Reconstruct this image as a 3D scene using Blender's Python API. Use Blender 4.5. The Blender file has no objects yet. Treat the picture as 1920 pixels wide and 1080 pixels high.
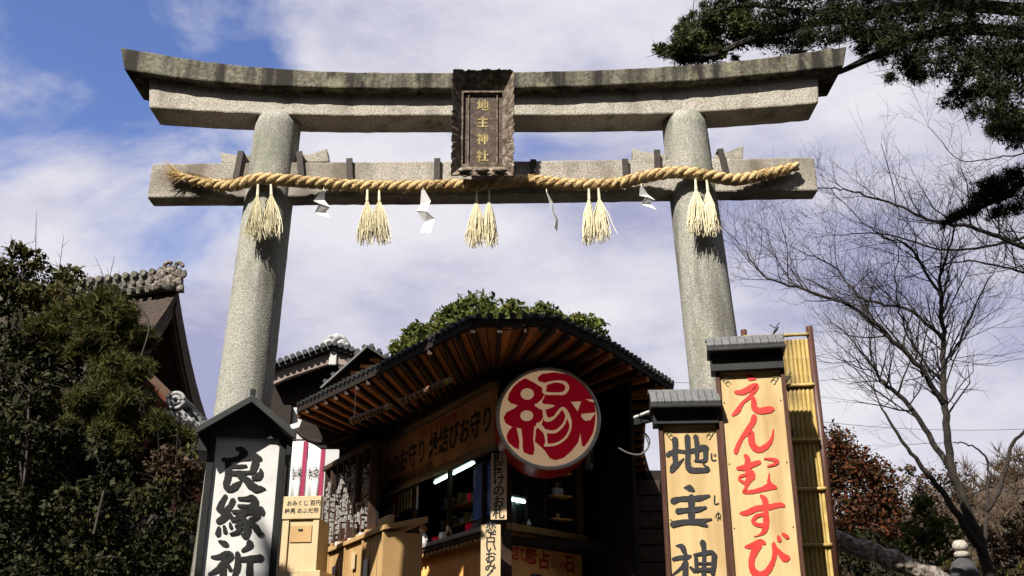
import bpy, bmesh, math, random
import numpy as np
from mathutils import Vector, Matrix
R = math.radians
random.seed(7); rng = np.random.default_rng(7)
scn = bpy.context.scene
COL = scn.collection

# ------------------------------------------------------------------ camera
CAMZ = 1.6; F = 1900.0; PITCH = R(21.4)
cP, sP = math.cos(PITCH), math.sin(PITCH)
cam = bpy.data.cameras.new('camera'); cam.sensor_width = 36; cam.lens = 36 * F / 1920
cam.clip_end = 2000; cam.clip_start = 0.05
co = bpy.data.objects.new('camera', cam); COL.objects.link(co)
co.location = (0, 0, CAMZ); co.rotation_euler = (R(90) + PITCH, 0, 0)
scn.camera = co

# ------------------------------------------------------------------ light
SUN_AZ, SUN_EL = R(33), R(45)          # from behind the camera's left shoulder
to_sun = Vector((-math.sin(SUN_AZ) * math.cos(SUN_EL), -math.cos(SUN_AZ) * math.cos(SUN_EL), math.sin(SUN_EL)))
sl = bpy.data.lights.new('sun', 'SUN'); sl.energy = 5.0; sl.angle = R(0.5); sl.color = (1.0, 0.93, 0.82)
so = bpy.data.objects.new('sun', sl); COL.objects.link(so)
so.rotation_euler = to_sun.to_track_quat('Z', 'Y').to_euler()

w = bpy.data.worlds.new('World'); scn.world = w; w.use_nodes = True
nt = w.node_tree; nt.nodes.clear(); N = nt.nodes.new; L = nt.links.new
def wn(t, **k):
    n = N(t)
    for a, b in k.items(): setattr(n, a, b)
    return n
out = wn('ShaderNodeOutputWorld'); bg = wn('ShaderNodeBackground'); L(bg.outputs[0], out.inputs[0])
SKY = 0.10; EXPO = 1.2
bg.inputs['Strength'].default_value = SKY
sky = wn('ShaderNodeTexSky', sky_type='NISHITA', sun_disc=False); sky.sun_elevation = SUN_EL
sky.sun_rotation = math.atan2(to_sun.x, to_sun.y); sky.altitude = 200; sky.air_density = 1.0; sky.dust_density = 0.6; sky.ozone_density = 2.0
tc = wn('ShaderNodeTexCoord')
n1 = wn('ShaderNodeTexNoise'); n1.inputs['Scale'].default_value = 3.4; n1.inputs['Detail'].default_value = 7; n1.inputs['Roughness'].default_value = .56; n1.inputs['Distortion'].default_value = .35
mp = wn('ShaderNodeMapping'); mp.inputs['Location'].default_value = (3.3, 1.7, .4); mp.inputs['Scale'].default_value = (1, 1, 1.5)
L(tc.outputs['Generated'], mp.inputs[0]); L(mp.outputs[0], n1.inputs['Vector'])
# clouds thin out towards the upper left of the view
dt = wn('ShaderNodeVectorMath', operation='DOT_PRODUCT'); L(tc.outputs['Generated'], dt.inputs[0])
dt.inputs[1].default_value = Vector((-.50, .68, .53)).normalized()
rp = wn('ShaderNodeMapRange', interpolation_type='SMOOTHSTEP'); L(dt.outputs['Value'], rp.inputs['Value'])
for i, v in ((1, .905), (2, 1.0), (3, .28), (4, -.24)): rp.inputs[i].default_value = v
sxyz = wn('ShaderNodeSeparateXYZ'); L(tc.outputs['Generated'], sxyz.inputs[0])
zr = wn('ShaderNodeMapRange'); L(sxyz.outputs['Z'], zr.inputs['Value'])
for i, v in ((1, .62), (2, .95), (3, 0.0), (4, -.36)): zr.inputs[i].default_value = v
a0 = wn('ShaderNodeMath', operation='ADD'); L(rp.outputs[0], a0.inputs[0]); L(zr.outputs[0], a0.inputs[1])
ad = wn('ShaderNodeMath', operation='ADD'); nc = wn('ShaderNodeMapRange', clamp=False); L(n1.outputs['Fac'], nc.inputs['Value'])
for i, v in ((1, .3), (2, .7), (3, .10), (4, .90)): nc.inputs[i].default_value = v
L(nc.outputs[0], ad.inputs[0]); L(a0.outputs[0], ad.inputs[1])
cr = wn('ShaderNodeMapRange', interpolation_type='SMOOTHSTEP'); L(ad.outputs[0], cr.inputs['Value'])
for i, v in ((1, .14), (2, .56), (3, 0.0), (4, 1.0)): cr.inputs[i].default_value = v
n2 = wn('ShaderNodeTexNoise'); n2.inputs['Scale'].default_value = 2.8; n2.inputs['Detail'].default_value = 6; n2.inputs['Roughness'].default_value = .6
mp2 = wn('ShaderNodeMapping'); mp2.inputs['Location'].default_value = (1.3, 8.7, 2.4); mp2.inputs['Scale'].default_value = (1, 1, 2.2)
L(tc.outputs['Generated'], mp2.inputs[0]); L(mp2.outputs[0], n2.inputs['Vector'])
cc = wn('ShaderNodeValToRGB'); L(n2.outputs['Fac'], cc.inputs[0])
cc.color_ramp.elements[0].position = .36; cc.color_ramp.elements[0].color = (.42, .43, .64, 1)
cc.color_ramp.elements[1].position = .62; cc.color_ramp.elements[1].color = (.88, .86, .92, 1)
e = cc.color_ramp.elements.new(.5); e.color = (.71, .70, .82, 1)
sc_ = wn('ShaderNodeVectorMath', operation='SCALE'); L(cc.outputs[0], sc_.inputs[0]); sc_.inputs['Scale'].default_value = 0.95 / SKY / 2 ** EXPO
tint = wn('ShaderNodeMix', data_type='RGBA', blend_type='MULTIPLY'); tint.inputs['Factor'].default_value = 1
L(sky.outputs[0], tint.inputs['A']); tint.inputs['B'].default_value = (.62, .62, .82, 1)
mx = wn('ShaderNodeMix', data_type='RGBA'); L(cr.outputs[0], mx.inputs['Factor']); L(tint.outputs['Result'], mx.inputs['A']); L(sc_.outputs[0], mx.inputs['B'])
L(mx.outputs['Result'], bg.inputs['Color'])
scn.view_settings.view_transform = 'Standard'; scn.view_settings.look = 'None'
scn.view_settings.exposure = EXPO; scn.view_settings.gamma = 1.0
scn.cycles.max_bounces = 6; scn.cycles.diffuse_bounces = 2; scn.cycles.glossy_bounces = 2

# ------------------------------------------------------------------ helpers
def ray(px, py):
    cx, cy = px - 960, 540 - py
    return Vector((cx, F * cP - cy * sP, F * sP + cy * cP))
CAM = Vector((0, 0, CAMZ))
def at(px, py, Y):
    d = ray(px, py); return CAM + d * (Y / d.y)
def atz(px, py, z):
    d = ray(px, py); return CAM + d * ((z - CAMZ) / d.z)
def pxm(py, Y):                       # metres per photo pixel at row py, distance Y
    return Y / (F * cP - (540 - py) * sP)

WPOS = {}
def place(o, parent, pos):
    COL.objects.link(o); pos = Vector(pos); WPOS[o.name] = pos
    if parent is not None:
        o.parent = parent; o.location = pos - WPOS[parent.name]
    else: o.location = pos
def thing(name, label, cat, pos, group=None):
    o = bpy.data.objects.new(name, None); o.empty_display_size = .2; place(o, None, pos)
    o['label'] = label; o['category'] = cat
    if group: o['group'] = group
    return o
def tag(o, label=None, cat=None, group=None, kind=None):
    if label: o['label'] = label
    if cat: o['category'] = cat
    if group: o['group'] = group
    if kind: o['kind'] = kind
    return o

class Fr:                             # a local frame: origin, u (right), v (up), n (out)
    def __init__(s, o, u, v=(0, 0, 1)):
        s.o = Vector(o); s.u = Vector(u).normalized(); v = Vector(v)
        s.n = s.u.cross(v).normalized(); s.v = s.n.cross(s.u).normalized()
    def __call__(s, u, v, n=0): return s.o + s.u * u + s.v * v + s.n * n
    def hit(s, px, py):               # photo pixel -> (u, v) on the frame's plane
        d = ray(px, py); t = (s.o - CAM).dot(s.n) / d.dot(s.n); q = CAM + d * t - s.o
        return q.dot(s.u), q.dot(s.v)

class MB:
    def __init__(s): s.v = []; s.f = []
    def add(s, vs, fs):
        b = len(s.v); s.v += [tuple(x) for x in vs]; s.f += [tuple(b + i for i in q) for q in fs]; return s
    def hexa(s, p): return s.add(p, [(3, 2, 1, 0), (4, 5, 6, 7), (0, 1, 5, 4), (1, 2, 6, 5), (2, 3, 7, 6), (3, 0, 4, 7)])
    def fbox(s, f, u0, u1, v0, v1, n0, n1):
        return s.hexa([f(u0, v0, n0), f(u1, v0, n0), f(u1, v1, n0), f(u0, v1, n0), f(u0, v0, n1), f(u1, v0, n1), f(u1, v1, n1), f(u0, v1, n1)])
    def box(s, x0, x1, y0, y1, z0, z1): return s.fbox(Fr((0, 0, 0), (1, 0, 0)), x0, x1, z0, z1, -y1, -y0)
    def beam(s, a, b, w_, h_, up=(0, 0, 1)):   # bar from a to b
        a, b = Vector(a), Vector(b); d = (b - a).normalized(); up = Vector(up)
        r = d.cross(up).normalized() * w_ / 2; q = r.cross(d).normalized() * h_ / 2
        return s.hexa([a - r - q, a + r - q, a + r + q, a - r + q, b - r - q, b + r - q, b + r + q, b - r + q])
    def prism(s, pts, off):           # planar polygon swept along off
        n = len(pts); off = Vector(off); a = [Vector(p) for p in pts]
        bm = bmesh.new(); vs = [bm.verts.new(p) for p in a]
        try:
            fc = bm.faces.new(vs); fc.normal_update(); r = bmesh.ops.triangulate(bm, faces=[fc])
            tris = [[vs.index(v) for v in t.verts] for t in r['faces']]
        except Exception: tris = []
        bm.free()
        fs = [tuple(t) for t in tris] + [tuple(i + n for i in reversed(t)) for t in tris]
        fs += [(i, i + n, (i + 1) % n + n, (i + 1) % n) for i in range(n)]
        return s.add(a + [p + off for p in a], fs)
    def loft(s, rings, close=True):
        m = len(rings[0]); vs = [p for r in rings for p in r]; fs = []
        for i in range(len(rings) - 1):
            for j in range(m):
                k = (j + 1) % m; fs.append((i * m + j, i * m + k, (i + 1) * m + k, (i + 1) * m + j))
        if close: fs += [tuple(range(m - 1, -1, -1)), tuple((len(rings) - 1) * m + j for j in range(m))]
        return s.add(vs, fs)
    def tube(s, pts, rad, n=6, cap=True):
        pts = [Vector(p) for p in pts]
        if not hasattr(rad, '__len__'): rad = [rad] * len(pts)
        rings = []; ref = Vector((0.13, .27, .95)).normalized(); prev = None
        for i, p in enumerate(pts):
            d = (pts[min(i + 1, len(pts) - 1)] - pts[max(i - 1, 0)])
            d = d.normalized() if d.length > 1e-9 else Vector((0, 0, 1))
            if prev is None:
                q = ref if abs(d.dot(ref)) < .9 else Vector((1, 0, 0)); a = d.cross(q).normalized()
            else: a = (prev - d * prev.dot(d)).normalized()
            prev = a; b = d.cross(a)
            rings.append([p + (a * math.cos(2 * math.pi * k / n) + b * math.sin(2 * math.pi * k / n)) * rad[i] for k in range(n)])
        return s.loft(rings, cap)
    def ball(s, c, r, sc=(1, 1, 1), nu=10, nv=7):
        c = Vector(c); rings = []
        for i in range(nv + 1):
            t = math.pi * (0.02 + .96 * i / nv)
            rings.append([c + Vector((r * sc[0] * math.sin(t) * math.cos(2 * math.pi * k / nu), r * sc[1] * math.sin(t) * math.sin(2 * math.pi * k / nu), r * sc[2] * math.cos(t))) for k in range(nu)])
        return s.loft(rings)
    def build(s, name, m, parent=None, smooth=False, bevel=0, origin=None):
        A = np.array(s.v, dtype=float); o0 = Vector(origin) if origin is not None else Vector(((A.min(0) + A.max(0)) / 2).tolist())
        me = bpy.data.meshes.new(name); me.from_pydata([tuple(Vector(v) - o0) for v in s.v], [], s.f)
        bm = bmesh.new(); bm.from_mesh(me); bmesh.ops.recalc_face_normals(bm, faces=bm.faces); bm.to_mesh(me); bm.free()
        me.materials.append(m)
        if smooth: me.shade_smooth()
        o = bpy.data.objects.new(name, me); place(o, parent, o0)
        if bevel:
            b = o.modifiers.new('b', 'BEVEL'); b.width = bevel; b.segments = 2; b.limit_method = 'ANGLE'; b.angle_limit = R(35)
        return o

def mat(name, cols, scale=4.0, rough=.8, bump=0.0, bscale=None, detail=6, stretch=(1, 1, 1), pos=None, spec=.3, dirt=None, contrast=1, object_rand=0, emit=None, k_=.62, dirt2=None):
    k_ *= .83
    cols = [tuple(c * k_ for c in q) for q in cols]; dirt = dirt and (tuple(c * k_ for c in dirt[0]),) + tuple(dirt[1:])
    m = bpy.data.materials.new(name); m.use_nodes = True; t = m.node_tree; p = t.nodes['Principled BSDF']
    nw = t.nodes.new; lk = t.links.new
    g = nw('ShaderNodeNewGeometry'); mpn = nw('ShaderNodeMapping'); mpn.inputs['Scale'].default_value = stretch; lk(g.outputs['Position'], mpn.inputs[0])
    ns = nw('ShaderNodeTexNoise'); ns.inputs['Scale'].default_value = scale; ns.inputs['Detail'].default_value = detail; ns.inputs['Roughness'].default_value = .62
    lk(mpn.outputs[0], ns.inputs['Vector'])
    r = nw('ShaderNodeValToRGB'); lk(ns.outputs['Fac'], r.inputs[0]); els = r.color_ramp.elements
    k = len(cols); ps = pos or [.5 + (i / (k - 1) - .5) * .42 / contrast for i in range(k)] if k > 1 else [.5]
    els[0].position = ps[0]; els[0].color = (*cols[0], 1); els[1].position = ps[-1]; els[1].color = (*cols[-1], 1)
    for i in range(1, k - 1): e_ = els.new(ps[i]); e_.color = (*cols[i], 1)
    colout = r.outputs[0]
    if dirt:                          # (colour, scale, stretch, lo, hi) blotches or streaks
        dc, ds, dst, lo, hi = dirt
        m2 = nw('ShaderNodeMapping'); m2.inputs['Scale'].default_value = dst; m2.inputs['Location'].default_value = (4.1, 2.2, 9.3); lk(g.outputs['Position'], m2.inputs[0])
        nn = nw('ShaderNodeTexNoise'); nn.inputs['Scale'].default_value = ds; nn.inputs['Detail'].default_value = 5; lk(m2.outputs[0], nn.inputs['Vector'])
        mr = nw('ShaderNodeMapRange'); lk(nn.outputs['Fac'], mr.inputs['Value']); mr.inputs[1].default_value = lo; mr.inputs[2].default_value = hi
        mm = nw('ShaderNodeMix'); mm.data_type = 'RGBA'; lk(mr.outputs[0], mm.inputs['Factor']); lk(colout, mm.inputs['A']); mm.inputs['B'].default_value = (*dc, 1)
        colout = mm.outputs['Result']
    if dirt2:
        dc, ds, dst, lo, hi = dirt2
        m2 = nw('ShaderNodeMapping'); m2.inputs['Scale'].default_value = dst; m2.inputs['Location'].default_value = (14.1, 7.2, 1.3); lk(g.outputs['Position'], m2.inputs[0])
        nn = nw('ShaderNodeTexNoise'); nn.inputs['Scale'].default_value = ds; nn.inputs['Detail'].default_value = 7; nn.inputs['Roughness'].default_value = .65; lk(m2.outputs[0], nn.inputs['Vector'])
        mr = nw('ShaderNodeMapRange'); lk(nn.outputs['Fac'], mr.inputs['Value']); mr.inputs[1].default_value = lo; mr.inputs[2].default_value = hi
        mm = nw('ShaderNodeMix'); mm.data_type = 'RGBA'; lk(mr.outputs[0], mm.inputs['Factor']); lk(colout, mm.inputs['A']); mm.inputs['B'].default_value = (*[c * k_ for c in dc], 1)
        colout = mm.outputs['Result']
    if object_rand:
        oi = nw('ShaderNodeObjectInfo'); mr = nw('ShaderNodeMapRange'); lk(oi.outputs['Random'], mr.inputs['Value']); mr.inputs[3].default_value = 1 - object_rand; mr.inputs[4].default_value = 1 + object_rand
        h = nw('ShaderNodeHueSaturation'); lk(colout, h.inputs['Color']); lk(mr.outputs[0], h.inputs['Value']); colout = h.outputs[0]
    lk(colout, p.inputs['Base Color']); p.inputs['Roughness'].default_value = rough; p.inputs['Specular IOR Level'].default_value = spec
    if bump:
        nb = nw('ShaderNodeTexNoise'); nb.inputs['Scale'].default_value = bscale or scale * 2; nb.inputs['Detail'].default_value = 5; lk(mpn.outputs[0], nb.inputs['Vector'])
        b = nw('ShaderNodeBump'); b.inputs['Strength'].default_value = 1; b.inputs['Distance'].default_value = bump; lk(nb.outputs['Fac'], b.inputs['Height']); lk(b.outputs[0], p.inputs['Normal'])
    if emit: p.inputs['Emission Color'].default_value = (*emit[0], 1); p.inputs['Emission Strength'].default_value = emit[1]
    return m

def leafmat(name, cols, rough=.7, trans=.25, k_=.6):
    k_ *= .9
    cols = [tuple(c * k_ for c in q) for q in cols]
    m = bpy.data.materials.new(name); m.use_nodes = True; t = m.node_tree; p = t.nodes['Principled BSDF']; nw = t.nodes.new; lk = t.links.new
    g = nw('ShaderNodeNewGeometry'); r = nw('ShaderNodeValToRGB')
    ns = nw('ShaderNodeTexNoise'); ns.inputs['Scale'].default_value = 1.3; ns.inputs['Detail'].default_value = 3; lk(g.outputs['Position'], ns.inputs['Vector'])
    a = nw('ShaderNodeMath'); a.operation = 'ADD'; lk(g.outputs['Random Per Island'], a.inputs[0]); lk(ns.outputs['Fac'], a.inputs[1])
    b = nw('ShaderNodeMath'); b.operation = 'MULTIPLY'; lk(a.outputs[0], b.inputs[0]); b.inputs[1].default_value = .5; lk(b.outputs[0], r.inputs[0])
    k = len(cols); els = r.color_ramp.elements
    els[0].position = .2; els[0].color = (*cols[0], 1); els[1].position = .8; els[1].color = (*cols[-1], 1)
    for i in range(1, k - 1): e_ = els.new(.2 + .6 * i / (k - 1)); e_.color = (*cols[i], 1)
    lk(r.outputs[0], p.inputs['Base Color']); p.inputs['Roughness'].default_value = rough; p.inputs['Specular IOR Level'].default_value = .15
    tr = nw('ShaderNodeBsdfTranslucent'); lk(r.outputs[0], tr.inputs[0]); mxs = nw('ShaderNodeMixShader'); mxs.inputs[0].default_value = trans
    o = t.nodes['Material Output']; lk(p.outputs[0], mxs.inputs[1]); lk(tr.outputs[0], mxs.inputs[2]); lk(mxs.outputs[0], o.inputs[0])
    return m

def facemesh(name, V, nper, m, parent, origin, smooth=False):
    """V: (n*nper,3) array of separate polygons"""
    n = len(V) // nper; me = bpy.data.meshes.new(name); V = V - np.array(origin)
    me.vertices.add(len(V)); me.vertices.foreach_set('co', V.astype(np.float32).ravel())
    me.loops.add(len(V)); me.loops.foreach_set('vertex_index', np.arange(len(V), dtype=np.int32))
    me.polygons.add(n); me.polygons.foreach_set('loop_start', np.arange(0, len(V), nper, dtype=np.int32))
    me.update(calc_edges=True); me.validate(); me.materials.append(m)
    o = bpy.data.objects.new(name, me); place(o, parent, origin); return o
def rand_dirs(n):
    d = rng.normal(size=(n, 3)); return d / np.linalg.norm(d, axis=1)[:, None]
def blob_points(clusters, n, shell=.55):
    """clusters (center, radii(3)); points filling lumpy ellipsoids, denser near the surface"""
    vol = np.array([c[1][0] * c[1][1] * c[1][2] for c in clusters]) ** .62; vol /= vol.sum()
    P = []
    for (c, r), v in zip(clusters, vol):
        k = max(20, int(n * v)); d = rand_dirs(k); rad = (shell + (1 - shell) * rng.random(k)) * (.9 + .22 * rng.random(k))
        P.append(np.array(c) + d * rad[:, None] * np.array(r))
    return np.vstack(P)
def leaves(P, size, aspect=.5, jitter=.4, up=.0):
    n = len(P); a = rand_dirs(n); a[:, 2] += up; a /= np.linalg.norm(a, axis=1)[:, None]
    b = np.cross(a, rand_dirs(n)); b /= np.linalg.norm(b, axis=1)[:, None]; c = np.cross(a, b)
    s = size * (.45 + 1.2 * rng.random(n) ** 1.6)[:, None]
    return np.stack([P - a * s * .5, P + b * s * aspect * .5 + c * s * .06, P + a * s * .5, P - b * s * aspect * .5 + c * s * .06], 1).reshape(-1, 3)
def tufts(P, size, per=7, width=.06, up=.3):
    """spiky tufts: thin triangles radiating from each point"""
    P = np.repeat(P, per, 0); n = len(P); a = rand_dirs(n); a[:, 2] += up; a /= np.linalg.norm(a, axis=1)[:, None]
    b = np.cross(a, rand_dirs(n)); b /= np.linalg.norm(b, axis=1)[:, None]; s = size * (.6 + .8 * rng.random(n))[:, None]
    return np.stack([P - b * s * width, P + b * s * width, P + a * s], 1).reshape(-1, 3)

# brush strokes: crop points (x, y, width) -> raised strokes on a frame
def smoothline(pts, k=7):
    out_ = []; n = len(pts)
    for i in range(n - 1):
        p0 = pts[max(i - 1, 0)]; p1 = pts[i]; p2 = pts[i + 1]; p3 = pts[min(i + 2, n - 1)]
        for j in range(k):
            t = j / k
            out_.append(tuple(.5 * ((2 * b) + (-a + c) * t + (2 * a - 5 * b + 4 * c - d) * t * t + (-a + 3 * b - 3 * c + d) * t ** 3) for a, b, c, d in zip(p0, p1, p2, p3)))
    out_.append(pts[-1]); return out_
def stroke_outline(pts):
    s = smoothline(pts); n = len(s); Lh, Rh = [], []
    for i, (x, y, w_) in enumerate(s):
        x0, y0, _ = s[max(i - 1, 0)]; x1, y1, _ = s[min(i + 1, n - 1)]
        dx, dy = x1 - x0, y1 - y0; l = math.hypot(dx, dy) or 1; nx, ny = -dy / l, dx / l
        wob = 1 + .08 * math.sin(i * 1.7 + x); h = max(w_, 3) * .5 * wob
        Lh.append((x + nx * h, y + ny * h)); Rh.append((x - nx * h, y - ny * h))
    def cap(i, sgn):
        x, y, w_ = s[i]; x0, y0, _ = s[max(i - 1, 0)]; x1, y1, _ = s[min(i + 1, n - 1)]
        a = math.atan2(y1 - y0, x1 - x0); h = max(w_, 3) * .5; r = []
        for k in range(1, 6):
            th = a + (math.pi / 2 + math.pi * k / 6 if sgn < 0 else math.pi / 2 - math.pi * k / 6)
            r.append((x + h * .8 * math.cos(th), y + h * .8 * math.sin(th)))
        return r
    return Lh, Rh, cap(0, -1), cap(n - 1, 1)
def brush(name, strokes, ox, oy, sc, fr, m, parent, n0=.001, th=.004):
    mb = MB(); 
    def P3(q, n): u, v = fr.hit(ox + q[0] / sc, oy + q[1] / sc); return fr(u, v, n)
    for si, st in enumerate(strokes):
        Lh, Rh, c0, c1 = stroke_outline(st); n = n0 + th + si * .0006
        vs = [P3(q, n) for q in Lh] + [P3(q, n) for q in Rh]; k = len(Lh)
        mb.add(vs, [(i, i + 1, k + i + 1, k + i) for i in range(k - 1)])
        a = [P3(q, n) for q in ([Lh[0]] + c0 + [Rh[0]])]; mb.add([P3(st[0], n)] + a, [(0, i, i + 1) for i in range(1, len(a))])
        a = [P3(q, n) for q in ([Lh[-1]] + c1 + [Rh[-1]])]; mb.add([P3(st[-1], n)] + a, [(0, i, i + 1) for i in range(1, len(a))])
        rim = Lh + c1 + Rh[::-1] + c0[::-1]; a = [P3(q, n) for q in rim]; b = [P3(q, n0) for q in rim]; kk = len(rim)
        mb.add(a + b, [(i, (i + 1) % kk, kk + (i + 1) % kk, kk + i) for i in range(kk)])
    o = mb.build(name, m, parent); return o
def polyshape(mb, pts, ox, oy, sc, fr, n0, n1):
    P = []
    for x, y in pts:
        u, v = fr.hit(ox + x / sc, oy + y / sc); P.append(fr(u, v, n0))
    mb.prism(P, fr.n * (n1 - n0))

DG = []
def glyphs(text, size, fr, u, v, n, m, parent, name='character', bold=.0, sx=1.0, center=False, th=.002):
    c = bpy.data.curves.new('t', 'FONT'); c.body = text; c.size = size; c.offset = bold * size; c.resolution_u = 3
    if center: c.align_x = 'CENTER'
    o = bpy.data.objects.new('t', c); COL.objects.link(o); dg = bpy.context.evaluated_depsgraph_get(); dg.update()
    me = bpy.data.meshes.new_from_object(o.evaluated_get(dg)); COL.objects.unlink(o); bpy.data.objects.remove(o)
    o0 = fr(u, v, n)
    for vt in me.vertices: vt.co = (fr.u * vt.co.x * sx + fr.v * vt.co.y)
    me.materials.clear(); me.materials.append(m)
    ob = bpy.data.objects.new(name, me); place(ob, parent, o0); return ob

# ------------------------------------------------------------------ materials
M = {}
M['granite'] = mat('granite', [(.18, .165, .14), (.32, .295, .25), (.46, .43, .38), (.58, .55, .49)], 50, .9, .006, 60, dirt=((.15, .125, .10), 2.4, (1, 1, .5), .48, .72), k_=.82, dirt2=((.10, .09, .08), 1.2, (1, 1, 2), .56, .74))
M['granite_mossy'] = mat('granite_mossy', [(.07, .065, .05), (.16, .145, .11), (.25, .235, .18), (.33, .34, .22)], 24, .95, .01, 45, dirt=((.035, .03, .025), 6, (1, 1, .10), .42, .60), k_=.62, dirt2=((.31, .31, .21), 4.5, (1, 1, .5), .56, .68))
M['granite_pale'] = mat('granite_pale', [(.17, .15, .125), (.42, .385, .33), (.62, .585, .51), (.74, .70, .62)], 48, .9, .006, 60, dirt=((.15, .12, .095), 2.6, (1, 1, .45), .52, .74), k_=.68, dirt2=((.10, .085, .075), 1.3, (1, 1, .8), .57, .70))
M['column'] = mat('column', [(.19, .187, .16), (.31, .308, .27), (.45, .445, .395), (.60, .59, .54)], 55, .9, .007, 75, dirt=((.09, .085, .068), 2.2, (1.6, 1.6, .28), .50, .72), k_=.74, dirt2=((.20, .22, .15), 1.6, (1, 1, .5), .54, .70))
M['bronze'] = mat('bronze', [(.05, .032, .022), (.12, .082, .058), (.24, .18, .14)], 18, .7, .006, 50)
M['bronze_frame'] = mat('bronze_frame', [(.05, .035, .025), (.20, .15, .11), (.56, .49, .40)], 16, .75, .008, 40)
M['gold'] = mat('gold', [(.20, .14, .05), (.50, .40, .17)], 30, .5, 0, k_=0.9)
M['rope'] = mat('rope', [(.34, .21, .09), (.64, .46, .22), (.84, .66, .38)], 55, .9, .006, 120, dirt=((.30, .17, .07), 5, (1, 1, 1), .5, .8), k_=0.85)
M['straw'] = mat('straw', [(.62, .55, .34), (.93, .88, .68)], 30, .85, k_=0.95)
M['iron'] = mat('iron', [(.03, .022, .02), (.075, .06, .05)], 20, .7, .002)
M['paper'] = mat('paper', [(.72, .72, .72), (.82, .82, .82)], 8, .9, k_=0.8)
M['rackpaper'] = mat('rackpaper', [(.25, .24, .23), (.70, .69, .67)], 22, .9)
M['charcoal'] = mat('charcoal', [(.012, .014, .015), (.03, .034, .035)], 9, .55, .001, 40)
M['slate'] = mat('slate', [(.13, .135, .14), (.25, .255, .26)], 12, .6, .002, 30, stretch=(3, 1, 1))
M['whiteboard'] = mat('whiteboard', [(.62, .62, .61), (.74, .74, .73)], 6, .75, .001, dirt=((.38, .31, .27), 1.5, (1, 1, 1), .58, .85), k_=.95)
M['ink'] = mat('ink', [(.012, .013, .014), (.028, .03, .03)], 20, .6)
M['ink_grey'] = mat('ink_grey', [(.02, .021, .024), (.045, .048, .055)], 20, .6)
M['yellowboard'] = mat('yellowboard', [(.70, .50, .23), (.84, .63, .33)], 3.5, .7, .0006, 30, stretch=(6, 6, .6), dirt=((.50, .31, .13), 2.6, (2.5, 2.5, .5), .46, .80), k_=0.66)
M['redpaint'] = mat('redpaint', [(.56, .025, .02), (.72, .05, .04)], 12, .55, k_=0.8)
M['brownpost'] = mat('brownpost', [(.06, .022, .015), (.15, .065, .042)], 12, .45, .001, stretch=(6, 6, .5))
M['bamboo'] = mat('bamboo', [(.40, .25, .06), (.66, .47, .15), (.78, .62, .28)], 9, .65, .001, stretch=(8, 8, .8), object_rand=.18, k_=0.62, dirt=((.30, .22, .10), 4, (1, 1, .6), .5, .75))
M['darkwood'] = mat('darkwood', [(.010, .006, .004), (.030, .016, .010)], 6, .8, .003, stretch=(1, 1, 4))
M['darkwood2'] = mat('darkwood2', [(.045, .024, .015), (.12, .066, .042)], 6, .75, .003)
M['board'] = mat('board', [(.40, .12, .03), (.72, .29, .08)], 5, .7, .002, stretch=(1, 1, 3), object_rand=.35, k_=1.05)
M['ochre'] = mat('ochre', [(.42, .20, .06), (.58, .31, .10)], 2.2, .7, .001, dirt=((.24, .12, .05), 1.3, (1, 1, 1), .5, .8), k_=1.7)
M['bannerwood'] = mat('bannerwood', [(.34, .17, .08), (.46, .25, .12)], 2.0, .75, .001, dirt=((.22, .10, .05), 1.8, (1, 1, 1), .5, .8), k_=1.6)
M['sunwood'] = mat('sunwood', [(.52, .32, .13), (.70, .46, .21)], 2.5, .65, .001, stretch=(1, 1, .5), dirt=((.40, .22, .09), 2.0, (1, 1, .4), .55, .8), k_=0.68)
M['creamwood'] = mat('creamwood', [(.66, .50, .28), (.78, .62, .38)], 2.5, .7, .001, stretch=(2, 2, .5), k_=0.68)
M['plaster'] = mat('plaster', [(.30, .22, .14), (.38, .29, .19)], 2, .9, .002, k_=1.5)
M['whitewall'] = mat('whitewall', [(.55, .56, .56), (.68, .69, .69)], 2, .9, .001, k_=0.75)
M['metal'] = mat('metal', [(.45, .43, .40), (.6, .58, .55)], 8, .35, 0)
M['glass'] = mat('glass', [(.012, .016, .016), (.02, .026, .025)], 3, .08, 0, spec=.5, k_=1)
M['blue'] = mat('blue', [(.05, .10, .30), (.12, .19, .42)], 3, .8, dirt=((.45, .48, .58), 2.2, (1, 1, 1), .56, .66), k_=1.6)
M['greycloth'] = mat('greycloth', [(.16, .15, .16), (.25, .24, .25)], 3, .9)
M['crimson'] = mat('crimson', [(.42, .005, .012), (.55, .008, .02)], 3, .6, 0, spec=.12, k_=1, emit=((.040, .0004, .002), 1))  # faint emission added so the red stays readable in deep shade
M['signcream'] = mat('signcream', [(.66, .48, .27), (.76, .60, .40)], 3, .35, 0, spec=.5, k_=1.2, emit=((.115, .072, .042), 1))  # faint emission added to lift the cream sign face in deep shade
M['rimwhite'] = mat('rimwhite', [(.58, .57, .53), (.72, .71, .68)], 6, .3, 0, spec=.5, k_=0.9)
M['drumred'] = mat('drumred', [(.40, .01, .008), (.55, .02, .015)], 6, .4, k_=1.2)
M['tile'] = mat('tile', [(.02, .022, .024), (.06, .063, .068)], 10, .5, .002, object_rand=.2)
M['oldtile'] = mat('oldtile', [(.07, .07, .06), (.20, .19, .16), (.42, .40, .35)], 9, .85, .01, 30, object_rand=.25)
M['lichen'] = mat('lichen', [(.06, .045, .035), (.24, .20, .17), (.50, .47, .43)], 14, .95, .02, 30, contrast=1.3)
M['tilewhite'] = mat('tilewhite', [(.30, .31, .32), (.62, .63, .64)], 14, .7, .004)
M['barkroof'] = mat('barkroof', [(.03, .022, .018), (.08, .058, .046), (.14, .10, .08)], 8, .95, .02, 26, stretch=(1, 4, 4))
M['vermilion'] = mat('vermilion', [(.12, .018, .010), (.20, .04, .02)], 5, .8)
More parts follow.
